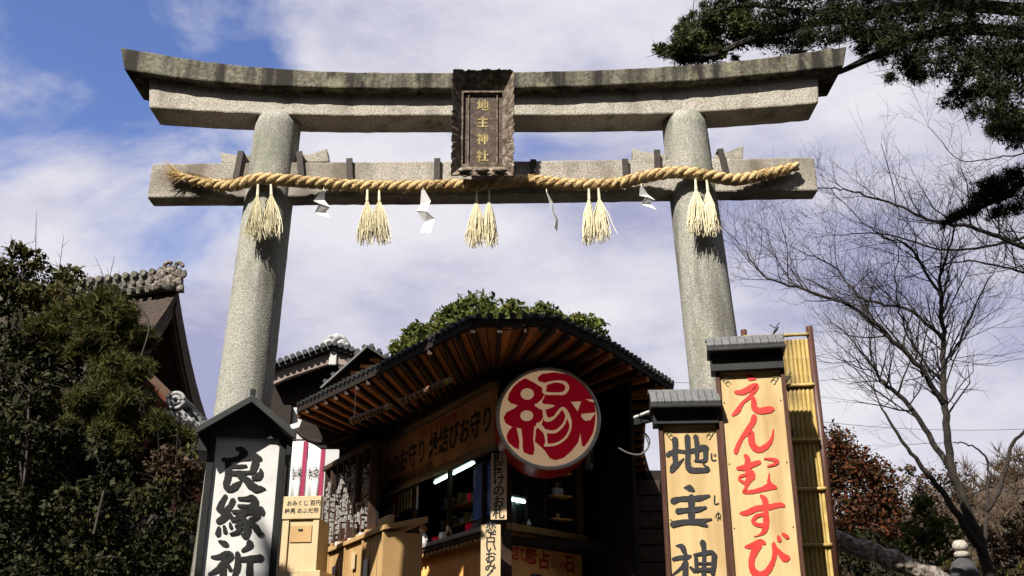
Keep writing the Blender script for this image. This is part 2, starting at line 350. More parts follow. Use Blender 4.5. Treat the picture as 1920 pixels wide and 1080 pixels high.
M['paleboard'] = mat('paleboard', [(.30, .22, .19), (.44, .36, .32)], 6, .8, .003, stretch=(1, 1, 3))
M['ground'] = mat('ground', [(.035, .03, .024), (.065, .058, .048)], 2.5, .95, .01, 12)
M['steps'] = mat('steps', [(.09, .085, .075), (.16, .15, .135)], 8, .9, .006, 30, object_rand=.1)
M['soil'] = mat('soil', [(.012, .010, .007), (.035, .028, .018)], 3, 1, .06, 6)
M['hill'] = mat('hill', [(.04, .03, .02), (.085, .062, .042), (.12, .09, .06)], .8, 1, .3, 1.5, dirt=((.05, .045, .025), .25, (1, 1, 1), .5, .62))
M['bark'] = mat('bark', [(.014, .011, .009), (.06, .048, .04)], 14, .95, .03, 22, stretch=(1, 1, .4))
M['bark_pale'] = mat('bark_pale', [(.03, .024, .02), (.12, .10, .085)], 7, .9, .01)
M['twig'] = mat('twig', [(.018, .014, .014), (.05, .04, .036)], 5, .9)
M['tube'] = mat('tube', [(.8, .9, .9), (.8, .9, .9)], 1, .5, emit=((.62, .95, .92), 2.2), k_=1)
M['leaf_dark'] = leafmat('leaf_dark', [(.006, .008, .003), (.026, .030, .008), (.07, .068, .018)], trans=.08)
M['leaf_pine'] = leafmat('leaf_pine', [(.008, .012, .005), (.025, .034, .011), (.07, .08, .024)], trans=.12)
M['leaf_mid'] = leafmat('leaf_mid', [(.016, .028, .006), (.055, .085, .016), (.14, .17, .035), (.12, .09, .03)], k_=.8)
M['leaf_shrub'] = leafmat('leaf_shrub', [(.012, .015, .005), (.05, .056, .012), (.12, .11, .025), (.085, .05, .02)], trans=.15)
M['needle'] = leafmat('needle', [(.02, .026, .006), (.07, .08, .016), (.14, .14, .035), (.10, .055, .02)], trans=.2)
M['redleaf'] = leafmat('redleaf', [(.02, .012, .006), (.10, .03, .014), (.19, .06, .02), (.035, .035, .012), (.09, .05, .02)])
M['brownleaf'] = leafmat('brownleaf', [(.03, .02, .012), (.10, .062, .036), (.17, .115, .065)])
M['greenleaf'] = leafmat('greenleaf', [(.05, .07, .012), (.12, .15, .025)])

# ------------------------------------------------------------------ ground
TOPZ = 1.9
def gz(y): 
    t = min(1, max(0, (y - 4.6) / 3.0)); return TOPZ * t * t * (3 - 2 * t) - .03
xs = [-600, -200, -80, -30, -12, -6, -3.2, -1, 1, 3.2, 6, 12, 30, 80, 200, 600]; ys = [-600, -200, -60, -15, 0, 4, 4.6] + [4.6 + .3 * i for i in range(1, 11)] + [9, 12, 20, 40, 90, 250, 900]
g = MB(); g.add([(x, y, gz(y)) for y in ys for x in xs], [(j * len(xs) + i, j * len(xs) + i + 1, (j + 1) * len(xs) + i + 1, (j + 1) * len(xs) + i) for j in range(len(ys) - 1) for i in range(len(xs) - 1)])
tag(g.build('ground', M['ground'], origin=(0, 0, 0)), kind='structure')
st = MB(); st.box(-2.6, 2.6, 7.7, 7.72, TOPZ - .3, TOPZ - .2); st = tag(bpy.data.objects.new('stone_steps', None), kind='structure'); place(st, None, (0, 4.5, 0))
for i in range(12):
    MB().box(-2.6, 2.6, 4.5 + i * .29, 4.5 + i * .29 + .42, -.2, .05 + (i + 1) * TOPZ / 12).build('step', M['steps'], st, bevel=.012)

# ------------------------------------------------------------------ torii gate
TY = 9.68
tor = thing('torii_gate', 'large weathered grey stone shrine gate with two pillars and upswept lintels', 'shrine gate', (-.35, 10, TOPZ))
def interp(poly, n):
    xs_ = np.linspace(poly[0][0], poly[-1][0], n); X = np.array([p[0] for p in poly]); Yv = np.array([p[1] for p in poly])
    # smooth by quadratic blending
    y = np.interp(xs_, X, Yv); k = 9; yp = np.pad(y, k, mode='reflect', reflect_type='odd'); y = np.convolve(yp, np.ones(2 * k + 1) / (2 * k + 1), 'same')[k:-k]
    return list(zip(xs_, y))
def beam_px(name, top, bot, Y0, depth, m, endslant=(0, 0), n=70, bevel=.018, back_rise=0):
    T = interp(top, n); B = interp(bot, n); rings = []
    for (tx, ty), (bx, by) in zip(T, B):
        a = at(tx, ty, Y0); b = at(bx, by, Y0)
        j = rng.normal(size=3) * .0025
        rings.append([b + Vector((0, j[0], j[1])), a + Vector((0, j[0], j[2])), a + Vector((0, depth, back_rise)), b + Vector((0, depth, j[1]))])
    o = MB().loft(rings).build(name, m, tor, bevel=bevel); return o
beam_px('top_lintel', [(225, 88), (304, 105), (408, 121), (533, 132), (658, 136), (833, 136), (967, 135), (1108, 132), (1254, 126), (1400, 114), (1525, 99), (1588, 86)],
        [(233, 131), (354, 154), (500, 163), (700, 166), (833, 166), (967, 165), (1108, 162), (1254, 155), (1400, 144), (1525, 130), (1582, 124)], 9.66, .64, M['granite_mossy'])
# wide flat stone under the top lintel
beam_px('upper_lintel', [(279, 140), (354, 148), (500, 158), (700, 161), (833, 161), (967, 160), (1108, 157), (1254, 150), (1400, 139), (1535, 126)],
        [(279, 202), (408, 211), (492, 215), (600, 217), (833, 216), (962, 216), (1108, 216), (1242, 214), (1329, 211), (1400, 207), (1535, 193)], 9.79, .39, M['granite_pale'])
beam_px('tie_beam', [(285, 307), (467, 304), (833, 302), (1008, 301), (1270, 298), (1527, 295)],
        [(275, 370), (404, 370), (833, 367), (1008, 365), (1270, 361), (1535, 357)], 9.885, .23, M['granite'])
for sgn, (xa, ya, ra), (xb, yb, rb) in ((-1, (521, 243, 42), (459, 736, 50.5)), (1, (1284, 243, 41.5), (1332, 627, 48.5))):
    A = at(xa, ya, 10); B = at(xb, yb, 10); r0 = ra * A_ if (A_ := pxm(ya, 10)) else 0; r1 = rb * pxm(yb, 10)
    d = (B - A) / (A.z - B.z); rg = []; top = at(xa, 213, 9.75).z + .06
    zs = np.linspace(top, TOPZ - .1, 46)
    for z in zs:
        c = A + d * (A.z - z); r = r0 + (r1 - r0) * (A.z - z) / (A.z - B.z)
        rg.append([c + Vector((math.cos(t) * r, math.sin(t) * r, 0)) * (1 + .004 * random.gauss(0, 1)) for t in [2 * math.pi * k / 56 for k in range(56)]])
        rg[-1] = [Vector((p.x, p.y, z)) for p in rg[-1]]
    MB().loft(rg).build('pillar', M['column'], tor, smooth=True)
    for q in rg[-1:]: pass
    MB().tube([Vector((c.x, c.y, TOPZ - .05)), Vector((c.x, c.y, TOPZ + .22))], [r1 * 1.45, r1 * 1.38], 28).build('pillar_base', M['granite'], tor, bevel=.02)
for pts in ([(412, 285), (440, 290), (474, 291), (474, 306), (416, 306)], [(556, 290), (585, 288), (612, 277), (617, 303), (556, 304)],
            [(1186, 277), (1205, 284), (1250, 290), (1250, 302), (1188, 302)], [(1340, 290), (1362, 285), (1394, 272), (1393, 298), (1340, 300)]):
    MB().prism([at(x, y, 9.92) for x, y in pts], (0, .16, 0)).build('wedge', M['granite'], tor, bevel=.008)

# name plaque, tilted forward, flared scalloped frame
pc = at(903, 236, 9.50)
plaque = thing('name_plaque', 'dark bronze plaque with carved scalloped frame and gold characters at the centre of the gate', 'plaque', pc)
pf = Fr(pc, (1, 0, 0), (0, -math.sin(R(7)), math.cos(R(7))))
ih = [pf.hit(x, y) for x, y in ((864, 305), (944, 305), (944, 163), (864, 163))]
oh = [pf.hit(x, y) for x, y in ((846, 330), (963, 328), (966, 133), (838, 133))]
iu0, iu1, iv0, iv1 = ih[0][0], ih[1][0], ih[0][1], ih[2][1]; ou0, ou1, ov0, ov1 = oh[0][0], oh[1][0], oh[0][1], oh[2][1]
MB().fbox(pf, iu0 - .03, iu1 + .03, iv0 - .03, iv1 + .03, -.16, -.125).build('panel', M['bronze'], plaque)
def side(name, a0, a1, b0, b1, nseg, amp):
    """flared strip from inner edge a0-a1 (n=-.1) to outer scalloped edge b0-b1 (n=.1)"""
    inn, out_ = [], []
    for i in range(nseg + 1):
        t = i / nseg; a = (a0[0] + (a1[0] - a0[0]) * t, a0[1] + (a1[1] - a0[1]) * t); b = (b0[0] + (b1[0] - b0[0]) * t, b0[1] + (b1[1] - b0[1]) * t)
        l = math.hypot(b[0] - a[0], b[1] - a[1]) or 1; k = amp * .55 * (abs(math.sin(t * nseg / 7 * math.pi + 2 * math.sin(t * 9))) - .5) + random.uniform(-.012, .010)
        inn.append(a); out_.append((b[0] + (b[0] - a[0]) / l * k, b[1] + (b[1] - a[1]) / l * k, k))
    rings = []
    for a, b in zip(inn, out_):
        mu, mv = (a[0] * .45 + b[0] * .55), (a[1] * .45 + b[1] * .55)
        rings.append([pf(a[0], a[1], -.10), pf(mu, mv, -.03), pf(b[0], b[1], .03 + b[2] * .6), pf(b[0], b[1], -.01 + b[2] * .6), pf(mu, mv, -.07), pf(a[0], a[1], -.15)])
    return MB().loft(rings).build(name, M['bronze_frame'], plaque, bevel=.004)
I = [(iu0, iv0), (iu1, iv0), (iu1, iv1), (iu0, iv1)]; O = [(ou0, ov0), (ou1, ov0), (ou1, ov1), (ou0, ov1)]
side('frame_rail', I[0], I[1], O[0], O[1], 30, .022); side('frame_stile', I[1], I[2], O[1], O[2], 60, .03)
side('frame_rail', I[2], I[3], O[2], O[3], 30, .022); side('frame_stile', I[3], I[0], O[3], O[0], 60, .03)
for k in range(3):
    MB().ball(pf(ou0 + (ou1 - ou0) * (.22 + .28 * k), ov0 + .05, .03), .055, (1.5, .6, .5)).build('carved_scroll', M['bronze_frame'], plaque, smooth=True)
ins = .012
mld = MB()
for a, b, c, d in ((iu0 - ins, iu0 + .014, iv0, iv1), (iu1 - .014, iu1 + ins, iv0, iv1), (iu0 + .0145, iu1 - .0145, iv0, iv0 + .02), (iu0 + .0145, iu1 - .0145, iv1 - .02, iv1)):
    mld.fbox(pf, a, b, c, d, -.1245, -.092)
mld.build('moulding', M['bronze_frame'], plaque)
md = MB(); g1 = .065
for a, b, c, d in ((iu0 + g1, iu0 + g1 + .012, iv0 + .03, iv1 - .03), (iu1 - g1 - .012, iu1 - g1, iv0 + .03, iv1 - .03), (iu0 + g1 + .0125, iu1 - g1 - .0125, iv0 + .03, iv0 + .042), (iu0 + g1 + .0125, iu1 - g1 - .0125, iv1 - .042, iv1 - .03)):
    md.fbox(pf, a, b, c, d, -.1245, -.108)
md.build('inner_moulding', M['bronze_frame'], plaque)
ivh = iv1 - iv0
for k, ch in enumerate('地主神社'):
    glyphs(ch, .135, pf, (iu0 + iu1) / 2 - .068, iv1 - ivh * (.24 + .225 * k), -.121, M['gold'], plaque, bold=.025)
MB().beam(pf(0, .45, -.16), pf(0, .5, -.5), .05, .05).beam(pf(0, -.2, -.16), pf(0, -.2, -.45), .05, .05).build('hanger_bracket', M['iron'], plaque)

# sacred rope: three twisted strands
rp_px = [(340, 330), (367, 339), (408, 347), (442, 347), (483, 336), (533, 338), (596, 343), (679, 349), (783, 350), (867, 347), (900, 347), (983, 338), (1067, 346), (1150, 345), (1212, 331), (1275, 323), (1337, 331), (1379, 337), (1442, 325), (1496, 311)]
def rope_y(x):
    b = 9.80
    for cx_ in (500, 1297): b -= .13 * math.exp(-((x - cx_) / 85) ** 2)
    if x < 420: b += .02
    return b
sm = smoothline(rp_px, 12); path = [at(x, y, rope_y(x)) for x, y in sm]
rope = thing('sacred_rope', 'thick twisted golden straw rope draped along the front of the gate', 'rope', path[len(path) // 2])
seg = [0]
for a, b in zip(path, path[1:]): seg.append(seg[-1] + (b - a).length)
tot = seg[-1]; NN = 620; pos_ = []
for i in range(NN):
    s_ = tot * i / (NN - 1); j = min(len(seg) - 2, int(np.searchsorted(seg, s_, 'right')) - 1); t = (s_ - seg[j]) / (seg[j + 1] - seg[j]); pos_.append(path[j].lerp(path[j + 1], t))
for k in range(3):
    pts, rr = [], []
    for i, p in enumerate(pos_):
        t = i / (NN - 1); fat = 1.0 if t > .06 else .55 + 7.5 * t
        fat *= 1 - .25 * max(0, (t - .9) / .1); ph = 2 * math.pi * (tot * t / .30 + k / 3)
        d = (pos_[min(i + 1, NN - 1)] - pos_[max(i - 1, 0)]).normalized(); a = d.cross(Vector((0, 0, 1))).normalized(); b = a.cross(d)
        pts.append(p + (a * math.cos(ph) + b * math.sin(ph)) * .032 * fat); rr.append(.037 * fat * (1 + .05 * random.gauss(0, 1)))
    MB().tube(pts, rr, 9).build('strand', M['rope'], rope, smooth=True)
fz = MB()
for i in range(2200):                # straw fibres lying along the rope
    j = random.randrange(2, NN - 12); p = pos_[j]; q = pos_[j + random.randint(3, 8)]; th = random.uniform(0, 2 * math.pi); dd = (q - p).normalized(); a = dd.cross(Vector((0, 0, 1))).normalized(); b = a.cross(dd)
    r_ = random.uniform(.058, .072); th2 = th + random.uniform(.3, 1.0)
    fz.tube([p + (a * math.cos(th) + b * math.sin(th)) * r_, q + (a * math.cos(th2) + b * math.sin(th2)) * (r_ + random.uniform(-.008, .008))], .0020, 3, False)
for i in range(500):
    p = random.choice(pos_); d = Vector(rand_dirs(1)[0].tolist()); d.y = -abs(d.y); a = p + d * .055
    fz.tube([a, a + d * random.uniform(.015, .05) + Vector((0, 0, -.01))], .0016, 3)
fz.build('loose_fibres', M['rope'], rope); rope.children[-1]['kind'] = 'stuff'
fe = MB(); e0 = at(345, 331, rope_y(345))
for i in range(70):
    q = at(315 + random.gauss(0, 7), 325 + random.gauss(0, 11), rope_y(320) - random.uniform(-.03, .06))
    fe.tube([e0 + Vector((0, random.gauss(0, .015), random.gauss(0, .015))), e0.lerp(q, .5) + Vector((0, 0, random.gauss(0, .01))), q], [.006, .005, .002], 4)
fe.build('frayed_end', M['rope'], rope)

# straw tassels, ten, each a knotted string and a splayed bundle
TS = [(484, 350, 479, 448, 'left tassel of the pair in front of the left pillar'), (508, 350, 512, 446, 'right tassel of the pair in front of the left pillar'),
      (689, 360, 686, 460, 'left tassel of the pair just right of the left pillar'), (711, 361, 712, 459, 'right tassel of the pair just right of the left pillar'),
      (894, 360, 893, 459, 'left tassel of the pair under the plaque'), (917, 360, 918, 457, 'right tassel of the pair under the plaque'),
      (1104, 358, 1106, 456, 'left tassel of the pair left of the right pillar'), (1122, 357, 1130, 455, 'right tassel of the pair left of the right pillar'),
      (1304, 340, 1309, 438, 'left tassel of the pair in front of the right pillar'), (1325, 342, 1336, 440, 'right tassel of the pair in front of the right pillar')]
for x0, y0, x1, y1, lab in TS:
    Y = rope_y(x0) - .05; a = at(x0, y0 - 4, Y); b = at(x1, y1, Y - .02); sz = (a - b).length
    t = thing('straw_tassel', 'pale yellow straw ' + lab, 'tassel', a, 'straw tassels hanging from the rope')
    k1 = a.lerp(b, .2)
    MB().tube([a, k1], [.011, .016], 6).build('string', M['straw'], t)
    s_ = MB(); b = b + Vector((random.uniform(-.02, .02), random.uniform(-.02, .02), random.uniform(-.035, .03))); tw_ = random.uniform(.8, 1.2)
    for i in range(random.randint(95, 130)):
        th = random.uniform(0, 2 * math.pi); rr = random.random() ** .6; wdt = .098 * tw_ * random.uniform(.5, 1.3)
        e1 = k1.lerp(b, random.uniform(.70, 1.07)) + Vector((math.cos(th) * wdt * rr, math.sin(th) * .055 * rr, 0))
        mid = k1.lerp(e1, .45) + Vector((math.cos(th) * .022 + random.gauss(0, .006), math.sin(th) * .018, 0))
        s_.tube([k1 + Vector((math.cos(th) * .008, math.sin(th) * .008, 0)), mid, mid.lerp(e1, .6) + Vector((random.gauss(0, .012), random.gauss(0, .008), 0)), e1 + Vector((random.gauss(0, .012), 0, 0))], [.0048, .0055, .005, .003], 3)
    s_.build('straw_bundle', M['straw'], t)

# folded paper streamers
def streamer(pts, w_, lab, yaw):
    Y = rope_y(pts[0][0]) - .06; a = at(pts[0][0], pts[0][1], Y)
    t = thing('paper_streamer', lab, 'paper streamer', a, 'white zigzag paper streamers on the rope')
    u = Vector((math.cos(yaw), math.sin(yaw), 0))
    Ed = []
    for i, q in enumerate(pts):
        c = at(*q, Y + (.022 if i % 2 else -.012)); sk = Vector((0, 0, .013 * (1 if i % 2 else -1) * (i > 0))); hw = u * w_ * (1 if i else .3)
        Ed.append((c - hw - sk, c + hw + sk))
    for i in range(len(pts) - 1):
        (a0, a1), (b0, b1) = Ed[i], Ed[i + 1]; n_ = (b0 - a0).cross(u).normalized() * .0015
        MB().hexa([a0 - n_, a1 - n_, b1 - n_, b0 - n_, a0 + n_, a1 + n_, b1 + n_, b0 + n_]).build('paper_fold', M['paper'], t)
    MB().tube([a + Vector((0, .03, .05)), Ed[0][0].lerp(Ed[0][1], .5)], .004, 5).build('string', M['straw'], t)
streamer([(606, 358), (598, 376), (609, 385), (600, 398), (612, 408)], .058, 'white folded paper streamer nearest the left pillar, hanging below the rope', .35)
streamer([(793, 356), (798, 380), (790, 396), (806, 414), (797, 437)], .060, 'long white zigzag paper streamer left of the plaque', -.3)
streamer([(1025, 360), (1033, 378), (1037, 396), (1044, 412), (1042, 430)], .030, 'thin twisted white paper streamer right of the plaque, seen edge on', 1.0)
streamer([(1203, 350), (1207, 366), (1220, 372), (1210, 382), (1223, 391)], .052, 'short curled white paper streamer just left of the right pillar', .3)

for i, (x0, y0, x1, y1, lab) in enumerate([(452, 283, 442, 335, 'left of the left pillar'), (561, 284, 565, 332, 'touching the right side of the left pillar'), (655, 297, 656, 345, 'well right of the left pillar'),
                            (820, 297, 819, 343, 'just left of the plaque'), (1000, 299, 999, 334, 'just right of the plaque'), (1172, 298, 1174, 340, 'between the plaque and the right pillar'),
                            (1232, 281, 1233, 322, 'touching the left side of the right pillar'), (1350, 279, 1362, 328, 'slanting, right of the right pillar')]):
    Y = 9.85; a, b = at(x0, y0, Y), at(x1, y1, Y)
    m_ = MB().beam(a, b, .034 * 2, .018, (0, 1, 0)); m_.beam(a + Vector((0, 0, -.01)), a + Vector((0, .28, -.01)), .06, .015)
    tag(m_.build('rope_strap', M['iron'], bevel=.003), 'dark iron strap over the tie beam, ' + lab, 'strap', 'iron straps over the tie beam')

# ------------------------------------------------------------------ left sign
sy = 8.0
SL = Fr(at(466, 822, sy), (math.cos(R(14)), math.sin(R(14)), 0), (-.012, 0, 1))
lsign = thing('sign_post', 'tall white signboard with black brush characters under a small black gabled roof, left', 'sign', (SL.o.x, SL.o.y, TOPZ))
def fx(fr, x, y): return fr.hit(x, y)
pw = .5 * (fx(SL, 526, 900)[0] - fx(SL, 396, 900)[0]) * .93
vb = -SL.o.z + TOPZ
MB().fbox(SL, -pw, pw, vb, 0, -.05, 0).build('panel', M['whiteboard'], lsign)
MB().fbox(SL, -pw - .055, -pw - .001, vb, .06, -.10, .025).build('frame_stile', M['charcoal'], lsign, bevel=.004)
MB().fbox(SL, pw + .001, pw + .055, vb, .06, -.10, .025).build('frame_stile', M['charcoal'], lsign, bevel=.004)
MB().fbox(SL, -pw - .052, pw + .052, vb + .65, -.02, -.34, -.102).build('sign_back', mat('signback', [(.16, .14, .12), (.25, .22, .19)], 7, .8, .002), lsign, bevel=.02)
cu, pv_ = 0.0, fx(SL, 468, 752)[1]; eu0, ev = fx(SL, 374, 806); eu1, ev1 = fx(SL, 549, 824); eu1 = abs(eu1) * 1.0; ev = (ev + ev1) / 2
MB().prism([SL(-pw - .1, .002, .03), SL(pw + .1, .002, .03), SL(pw + .1, ev + .06, .03), SL(0, pv_ - .06, .03), SL(-pw - .1, ev + .06, .03)], SL.n * -.30).build('gable', mat('gablegrey', [(.05, .056, .06), (.085, .092, .098)], 6, .6, .001), lsign)
for s_ in (-1, 1):
    ue = eu0 if s_ < 0 else eu1
    a0, b0 = (0, pv_), (ue, ev)
    MB().hexa([SL(0, pv_ - .045, -.42), SL(0, pv_, -.42), SL(ue, ev, -.42), SL(ue, ev - .05, -.42), SL(0, pv_ - .045, .16), SL(0, pv_, .16), SL(ue, ev, .16), SL(ue, ev - .05, .16)]).build('roof_slope', M['charcoal'], lsign, bevel=.004)
    MB().hexa([SL(0, pv_ - .055, .161), SL(0, pv_ + .008, .161), SL(ue * 1.03, ev + .006, .161), SL(ue * 1.03, ev - .055, .161), SL(0, pv_ - .055, .19), SL(0, pv_ + .008, .19), SL(ue * 1.03, ev + .006, .19), SL(ue * 1.03, ev - .055, .19)]).build('bargeboard', mat('barge', [(.035, .04, .042), (.075, .08, .082)], 9, .5), lsign, bevel=.004)
    u0, u1 = (ue, -pw - .062) if s_ < 0 else (pw + .062, ue)
    MB().fbox(SL, u0 * .98, u1 * .98, ev - .16, ev - .03, -.36, .08).build('eave_box', M['charcoal'], lsign)
MB().fbox(SL, -.022, .022, pv_ - .01, pv_ + .075, -.05, .12).build('finial', M['charcoal'], lsign, bevel=.006)
G1 = [[(410, 165, 40), (480, 180, 80), (545, 225, 70), (480, 280, 110)], [(215, 320, 50), (330, 330, 70), (450, 310, 80), (600, 300, 70), (680, 270, 80), (760, 320, 60)],
      [(690, 270, 100), (690, 350, 110), (660, 450, 100), (620, 520, 60)], [(290, 350, 90), (300, 450, 95), (290, 560, 100), (260, 680, 90)],
      [(330, 420, 45), (450, 420, 50), (550, 412, 40)], [(330, 515, 60), (450, 520, 80), (560, 510, 50), (680, 495, 45)],
      [(225, 640, 20), (260, 700, 90), (320, 750, 90), (400, 700, 90), (480, 630, 20)], [(440, 560, 60), (540, 605, 90), (620, 690, 120), (700, 740, 110), (770, 740, 70), (830, 742, 10)],
      [(650, 590, 60), (730, 565, 90), (765, 500, 60), (755, 460, 30)]]
G2 = [[(290, 70, 60), (240, 160, 80), (210, 240, 90)], [(385, 120, 70), (345, 200, 75), (270, 270, 90), (215, 235, 60)], [(350, 290, 40), (280, 340, 85), (200, 390, 85)], [(290, 310, 60), (350, 320, 60), (385, 385, 50)],
      [(205, 470, 50), (190, 555, 70)], [(270, 450, 40), (285, 525, 55)], [(345, 410, 30), (357, 465, 50)],
      [(455, 100, 40), (560, 100, 60), (620, 90, 80), (670, 130, 70), (640, 190, 100), (620, 240, 70)], [(450, 190, 36), (550, 195, 40), (620, 190, 40)], [(380, 265, 40), (500, 270, 65), (620, 260, 75), (730, 235, 80), (755, 290, 50)],
      [(700, 300, 70), (660, 345, 60), (600, 370, 60)], [(540, 260, 70), (490, 310, 65), (400, 370, 50)], [(490, 340, 60), (545, 400, 80), (562, 480, 85), (535, 570, 70), (480, 540, 25)],
      [(490, 405, 45), (420, 450, 45)], [(490, 455, 45), (430, 520, 45), (345, 545, 20)], [(600, 390, 60), (680, 480, 85), (720, 540, 65), (770, 540, 15)]]
G3 = [[(210, 640, 40), (270, 670, 80), (310, 690, 60)], [(115, 840, 40), (200, 840, 70), (300, 800, 80), (350, 830, 90), (280, 900, 90), (190, 1000, 80), (80, 1060, 40)], [(262, 900, 80), (255, 1080, 85), (250, 1200, 85)], [(320, 940, 50), (350, 1000, 60)],
      [(590, 650, 80), (590, 700, 85), (500, 760, 35)], [(440, 790, 60), (440, 950, 85), (400, 1080, 60), (370, 1160, 30)], [(460, 870, 50), (600, 860, 80), (740, 850, 90)], [(592, 880, 80), (590, 1100, 85), (590, 1200, 80)]]
brush('character', G1, 390, 820, 7.714, SL, M['ink'], lsign); brush('character', G2, 380, 920, 6.75, SL, M['ink'], lsign); brush('character', G3, 380, 920, 6.75, SL, M['ink'], lsign)

# ------------------------------------------------------------------ right signs
def tile_capped_sign(label, ctr, Y, yaw, lean, edge, roof, ybottom_tile, name='sign_post'):
    """edge: (xl, xr, y) board top corners in the photo; roof: (xl, xr, ytop, yeave, ybottom)"""
    fr = Fr(at((edge[0] + edge[1]) / 2, edge[2], Y), (math.cos(yaw), math.sin(yaw), 0), (lean, 0, 1))
    t = thing(name, label, 'sign', (fr.o.x, fr.o.y, TOPZ)); u0 = fr.hit(edge[0], edge[2])[0]; u1 = fr.hit(edge[1], edge[2])[0]; vb_ = TOPZ - fr.o.z
    MB().fbox(fr, u0, u1, vb_, 0, -.035, 0).build('board', M['yellowboard'], t)
    MB().fbox(fr, u0 - .034, u0 - .001, vb_, .02, -.07, .018).build('frame_stile', M['brownpost'], t, bevel=.003)
    MB().fbox(fr, u1 + .001, u1 + .034, vb_, .02, -.07, .018).build('frame_stile', M['brownpost'], t, bevel=.003)
    r0 = fr.hit(roof[0], roof[3])[0]; r1 = fr.hit(roof[1], roof[3])[0]; vt = fr.hit(roof[0], roof[2])[1]; ve = fr.hit(roof[0], roof[3])[1]; vl = .0
    MB().fbox(fr, r0 + .02, r1 - .02, .003, ve - .012, -.12, .06).build('roof_box', M['charcoal'], t, bevel=.004)
    MB().fbox(fr, u0, u1, -.012, .002, .0005, .014).build('top_rail', M['bamboo'], t)
    # front and back slope of ribbed tiles
    n = 10
    for i in range(n):
        a, b = r0 + (r1 - r0) * i / n, r0 + (r1 - r0) * (i + 1) / n - .004
        MB().hexa([fr(a, ve, .13), fr(b, ve, .13), fr(b, vt, -.0), fr(a, vt, -.0), fr(a, ve + .02, .14), fr(b, ve + .02, .14), fr(b, vt + .02, .0), fr(a, vt + .02, .0)]).build('roof_tile', M['slate'], t, bevel=.003)
    MB().fbox(fr, r0 - .003, r1 + .003, ve - .035, ve - .002, -.14, .145).build('eave_board', M['charcoal'], t, bevel=.008)
    MB().prism([fr(r0, ve, .12), fr(r0, vt, 0), fr(r0, ve, -.12)], fr.u * (r1 - r0 - .003)).build('roof_core', M['charcoal'], t)
    MB().tube([fr(r0 - .01, vt + .01, -.02), fr(r1 + .01, vt + .01, -.02)], .022, 8).build('ridge', M['slate'], t)
    for q in (.25, .75, 1.25): 
        for s_ in (u0 + .02, u1 - .02): MB().tube([fr(s_, -q, 0), fr(s_, -q, .004)], .006, 6).build('nail', M['iron'], t)
    for s_ in (u0 + .05, u1 - .05):   # corner ornaments
        o_ = MB(); sg = 1 if s_ < (u0 + u1) / 2 else -1
        for k in range(3): o_.tube([fr(s_ + sg * (.022 * math.cos(q) * (1 - q / 9) - .02 + .015 * k), -.05 - k * .022 + .02 * math.sin(q), .004) for q in [j * .7 for j in range(8)]], .004, 4)
        o_.build('corner_ornament', mat('ornament', [(.30, .26, .12), (.42, .36, .18)], 9, .6), t)
    return fr, t
SR, tsign = tile_capped_sign('tallest yellow signboard with large red hiragana and a grey tiled cap', None, 7.95, R(-10), -.012, (1349, 1463, 697), (1326, 1471, 639, 661, 690), 663)
SS, ssign = tile_capped_sign('shorter yellow signboard with black characters and grey tiled cap, left of the red lettered one', None, 8.05, R(-4), -.004, (1243, 1342, 798), (1219, 1349, 737, 765, 797), 765)
A_e = [[(470, 110, 50), (520, 140, 90), (590, 155, 30)], [(300, 350, 50), (400, 350, 85), (520, 290, 95), (600, 265, 85), (570, 330, 60), (500, 420, 50), (400, 510, 50), (330, 620, 75), (260, 680, 40)], [(540, 410, 50), (565, 490, 75), (570, 570, 85), (640, 620, 85), (740, 610, 100), (820, 597, 80), (855, 600, 30)]]
A_n = [[(493, -72, 80), (470, 20, 85), (380, 150, 75), (300, 270, 60), (235, 420, 75), (230, 460, 50)], [(390, 190, 70), (450, 170, 80), (455, 290, 95), (500, 380, 95), (580, 410, 85), (680, 350, 80), (745, 260, 45), (770, 120, 20)]]
A_mu = [[(360, 495, 50), (400, 540, 75), (390, 620, 80), (390, 700, 80), (440, 780, 150), (400, 880, 80), (365, 980, 40), (350, 1015, 60), (450, 1020, 60), (600, 985, 70), (720, 945, 100), (810, 960, 45)], [(725, 930, 95), (705, 860, 45), (710, 750, 15)],
        [(250, 680, 45), (340, 670, 80), (470, 625, 80), (570, 590, 60)], [(380, 770, 40), (290, 800, 40), (285, 850, 36), (380, 900, 50)], [(640, 540, 20), (760, 550, 45), (825, 580, 55), (790, 620, 45), (690, 650, 25)]]
A_su = [[(190, 285, 30), (270, 280, 75), (400, 225, 75), (540, 210, 75), (680, 180, 65), (740, 190, 45)], [(450, 65, 40), (500, 120, 75), (510, 250, 65), (515, 400, 80), (490, 510, 70), (430, 560, 25), (365, 580, 8)], [(500, 300, 45), (400, 320, 50), (350, 385, 50), (400, 430, 50), (490, 440, 60)]]
A_bi = [[(250, 710, 30), (330, 700, 75), (440, 650, 80), (500, 668, 40)], [(430, 690, 80), (360, 790, 85), (330, 900, 75), (350, 1010, 85), (440, 1070, 95), (530, 1020, 85), (590, 920, 65), (620, 820, 60), (615, 700, 55), (608, 660, 36)], [(630, 720, 45), (690, 790, 65), (750, 850, 95), (790, 850, 75)], [(670, 580, 45), (685, 630, 55)], [(725, 545, 36), (785, 590, 55)]]
for st_, ox, oy, sc in ((A_e, 1340, 690, 7.714), (A_n, 1350, 790, 7.714), (A_mu, 1350, 790, 7.714), (A_su, 1360, 920, 6.75), (A_bi, 1360, 920, 6.75)):
    brush('character', st_, ox, oy, sc, SR, M['redpaint'], tsign)
